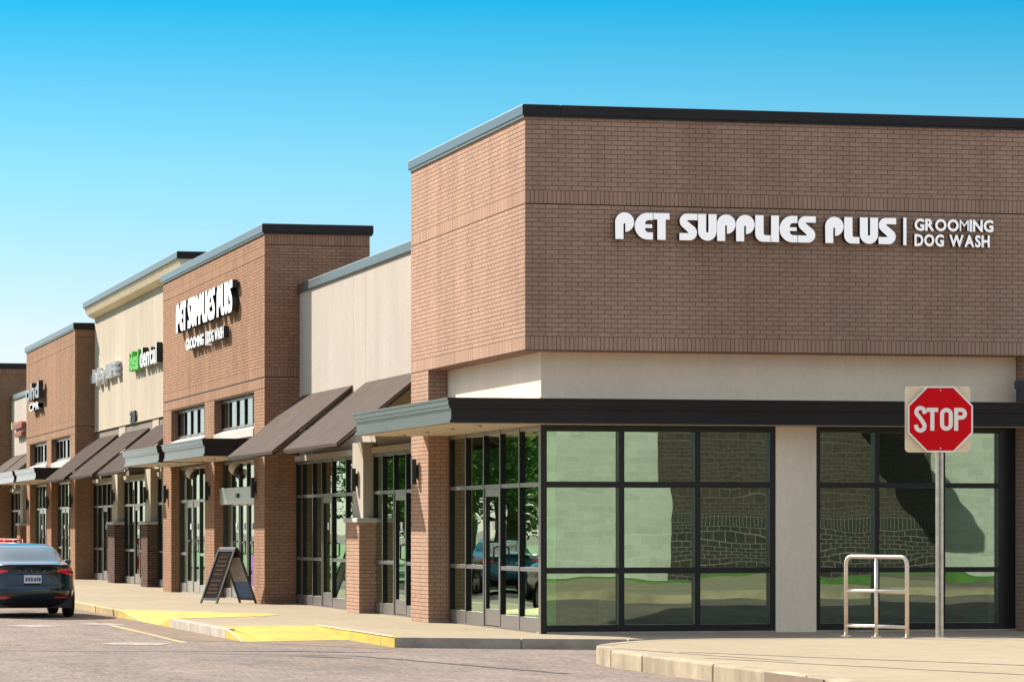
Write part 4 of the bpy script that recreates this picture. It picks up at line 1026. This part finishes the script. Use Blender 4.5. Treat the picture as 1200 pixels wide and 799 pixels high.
for z in (1.10, 1.22, .62): MB().tube([(-2.1, 58.8, z), (-2.1, 68, z)], .035, 8).build('rail_tube', 'red_paint', t, True)
for y in (58.8, 61.9, 65, 68): MB().tube([(-2.1, y, 0), (-2.1, y, 1.25)], .035, 8).build('post', 'red_paint', t, True)
make_car('car_white', (-8.9, 30.5, -.15), 'white sedan mirrored in the shop glass', 'cars on the drive')
make_car('car_teal', (-9.0, 39.5, -.15), 'teal sedan mirrored in the shop glass', 'cars on the drive')

# ------------------------------------------------------------------ trees across the drive (met in the shop glass)
def make_tree(seed, h, rad, dens):
    rr = random.Random(seed); tr = MB(); pts = []
    tr.tube([(0, 0, -.2), (.05, 0, h * .2), (-.05, .05, h * .4), (.05, 0, h * .72)], [.24, .19, .14, .05], 9)
    cl = []
    for i in range(16):
        a = i * 2.4 + rr.uniform(-.3, .3); z = h * (.26 + .62 * i / 16); r_ = rad * rr.uniform(.45, .95) * (1 - abs(i / 16 - .42) * .9)
        e = Vector((r_ * math.cos(a), r_ * math.sin(a), z + rr.uniform(.2, .9)))
        tr.tube([(0, 0, z * .85), tuple(e * .5 + Vector((0, 0, z * .45))), tuple(e)], [.07, .045, .015], 6); cl.append((e, rr.uniform(.55, 1.05) * rad * .45))
        cl.append((e * .55 + Vector((0, 0, z * .45)), rr.uniform(.5, .8) * rad * .42))
    lf = MB()
    for (c, r_) in cl:
        for _ in range(dens):
            d = Vector((rr.gauss(0, 1), rr.gauss(0, 1), rr.gauss(0, 1))).normalized() * r_ * rr.uniform(.25, 1) ** .6
            p = c + Vector((d.x, d.y, d.z * .75)); s_ = rr.uniform(.07, .14)
            u = Vector((rr.gauss(0, 1), rr.gauss(0, 1), rr.gauss(0, .6))).normalized(); v = u.cross(Vector((rr.gauss(0, 1), rr.gauss(0, 1), 1))).normalized()
            lf.add([p - u * s_, p + v * s_ * .55, p + u * s_, p - v * s_ * .55], [(0, 1, 2, 3)])
    return tr.mesh('trunk', 'bark'), lf.mesh('crown', 'leaf')
KT = [make_tree(1, 8.5, 3.2, 200), make_tree(2, 7.2, 3.0, 200)]
k = 0
for i, (x, y, s_) in enumerate([(-13.2, 34, 1), (-12.6, 43, .9), (-14.2, 51, 1.1), (-13.5, 60, 1), (-16, 68, 1.15), (-14.5, 77, 1), (-18, 86, 1.2), (-16, 96, 1.05), (-21, 57, 1.2), (-24, 74, 1.3), (-26, 92, 1.3), (-20, 108, 1.2), (-28, 120, 1.4)]):
    t = empty('tree', (0, 0, 0)); tag(t, 'leafy green tree on the lawn, mirrored in the shop glass', 'tree', 'trees on the lawn across the drive')
    for nm, me in zip(('trunk', 'crown'), KT[i % 2]):
        o = bpy.data.objects.new(nm, me); COL.objects.link(o); o.parent = t
        if nm == 'crown': o['kind'] = 'stuff'
    t.location = (x, y, -.05); t.rotation_euler = (0, 0, i * 1.3); t.scale = (s_, s_, s_)

# ------------------------------------------------------------------ building across the drive (met in the side windows)
ob = tag(empty('block_building'), 'cream block building across the drive, mirrored in the side windows', 'building')
YO = -39.0
MB().box(-.5, 13.0, YO - 8, YO, .2, 7.2).build('wall', 'block_cream', ob)
MB().box(13.001, 20.5, YO - 8, YO + .30, 1.96, 8.4).build('tower_wall', 'block_brown', ob)
MB().box(13.001, 20.5, YO - 8, YO + .32, 1.641, 1.959).build('soldier_band', 'block_soldier', ob)
MB().box(13.001, 20.5, YO - 8, YO + .31, .2, 1.64).build('wainscot', 'block_dark', ob)
MB().box(17.8, 19.2, YO + .33, YO + 5.4, 4.75, 5.15).build('canopy', 'bronze', ob)
MB().box(20.501, 40, YO - 8, YO, .2, 7.2).build('wall', 'block_cream', ob)
MB().box(-.6, 40.1, YO - 8.1, YO + .06, 7.201, 7.4).build('coping', 'bronze', ob)
structure(MB().box(-.5, 40, YO + 1.2, YO + 4.5, .0, .40).build('lawn', 'lawn_green'))
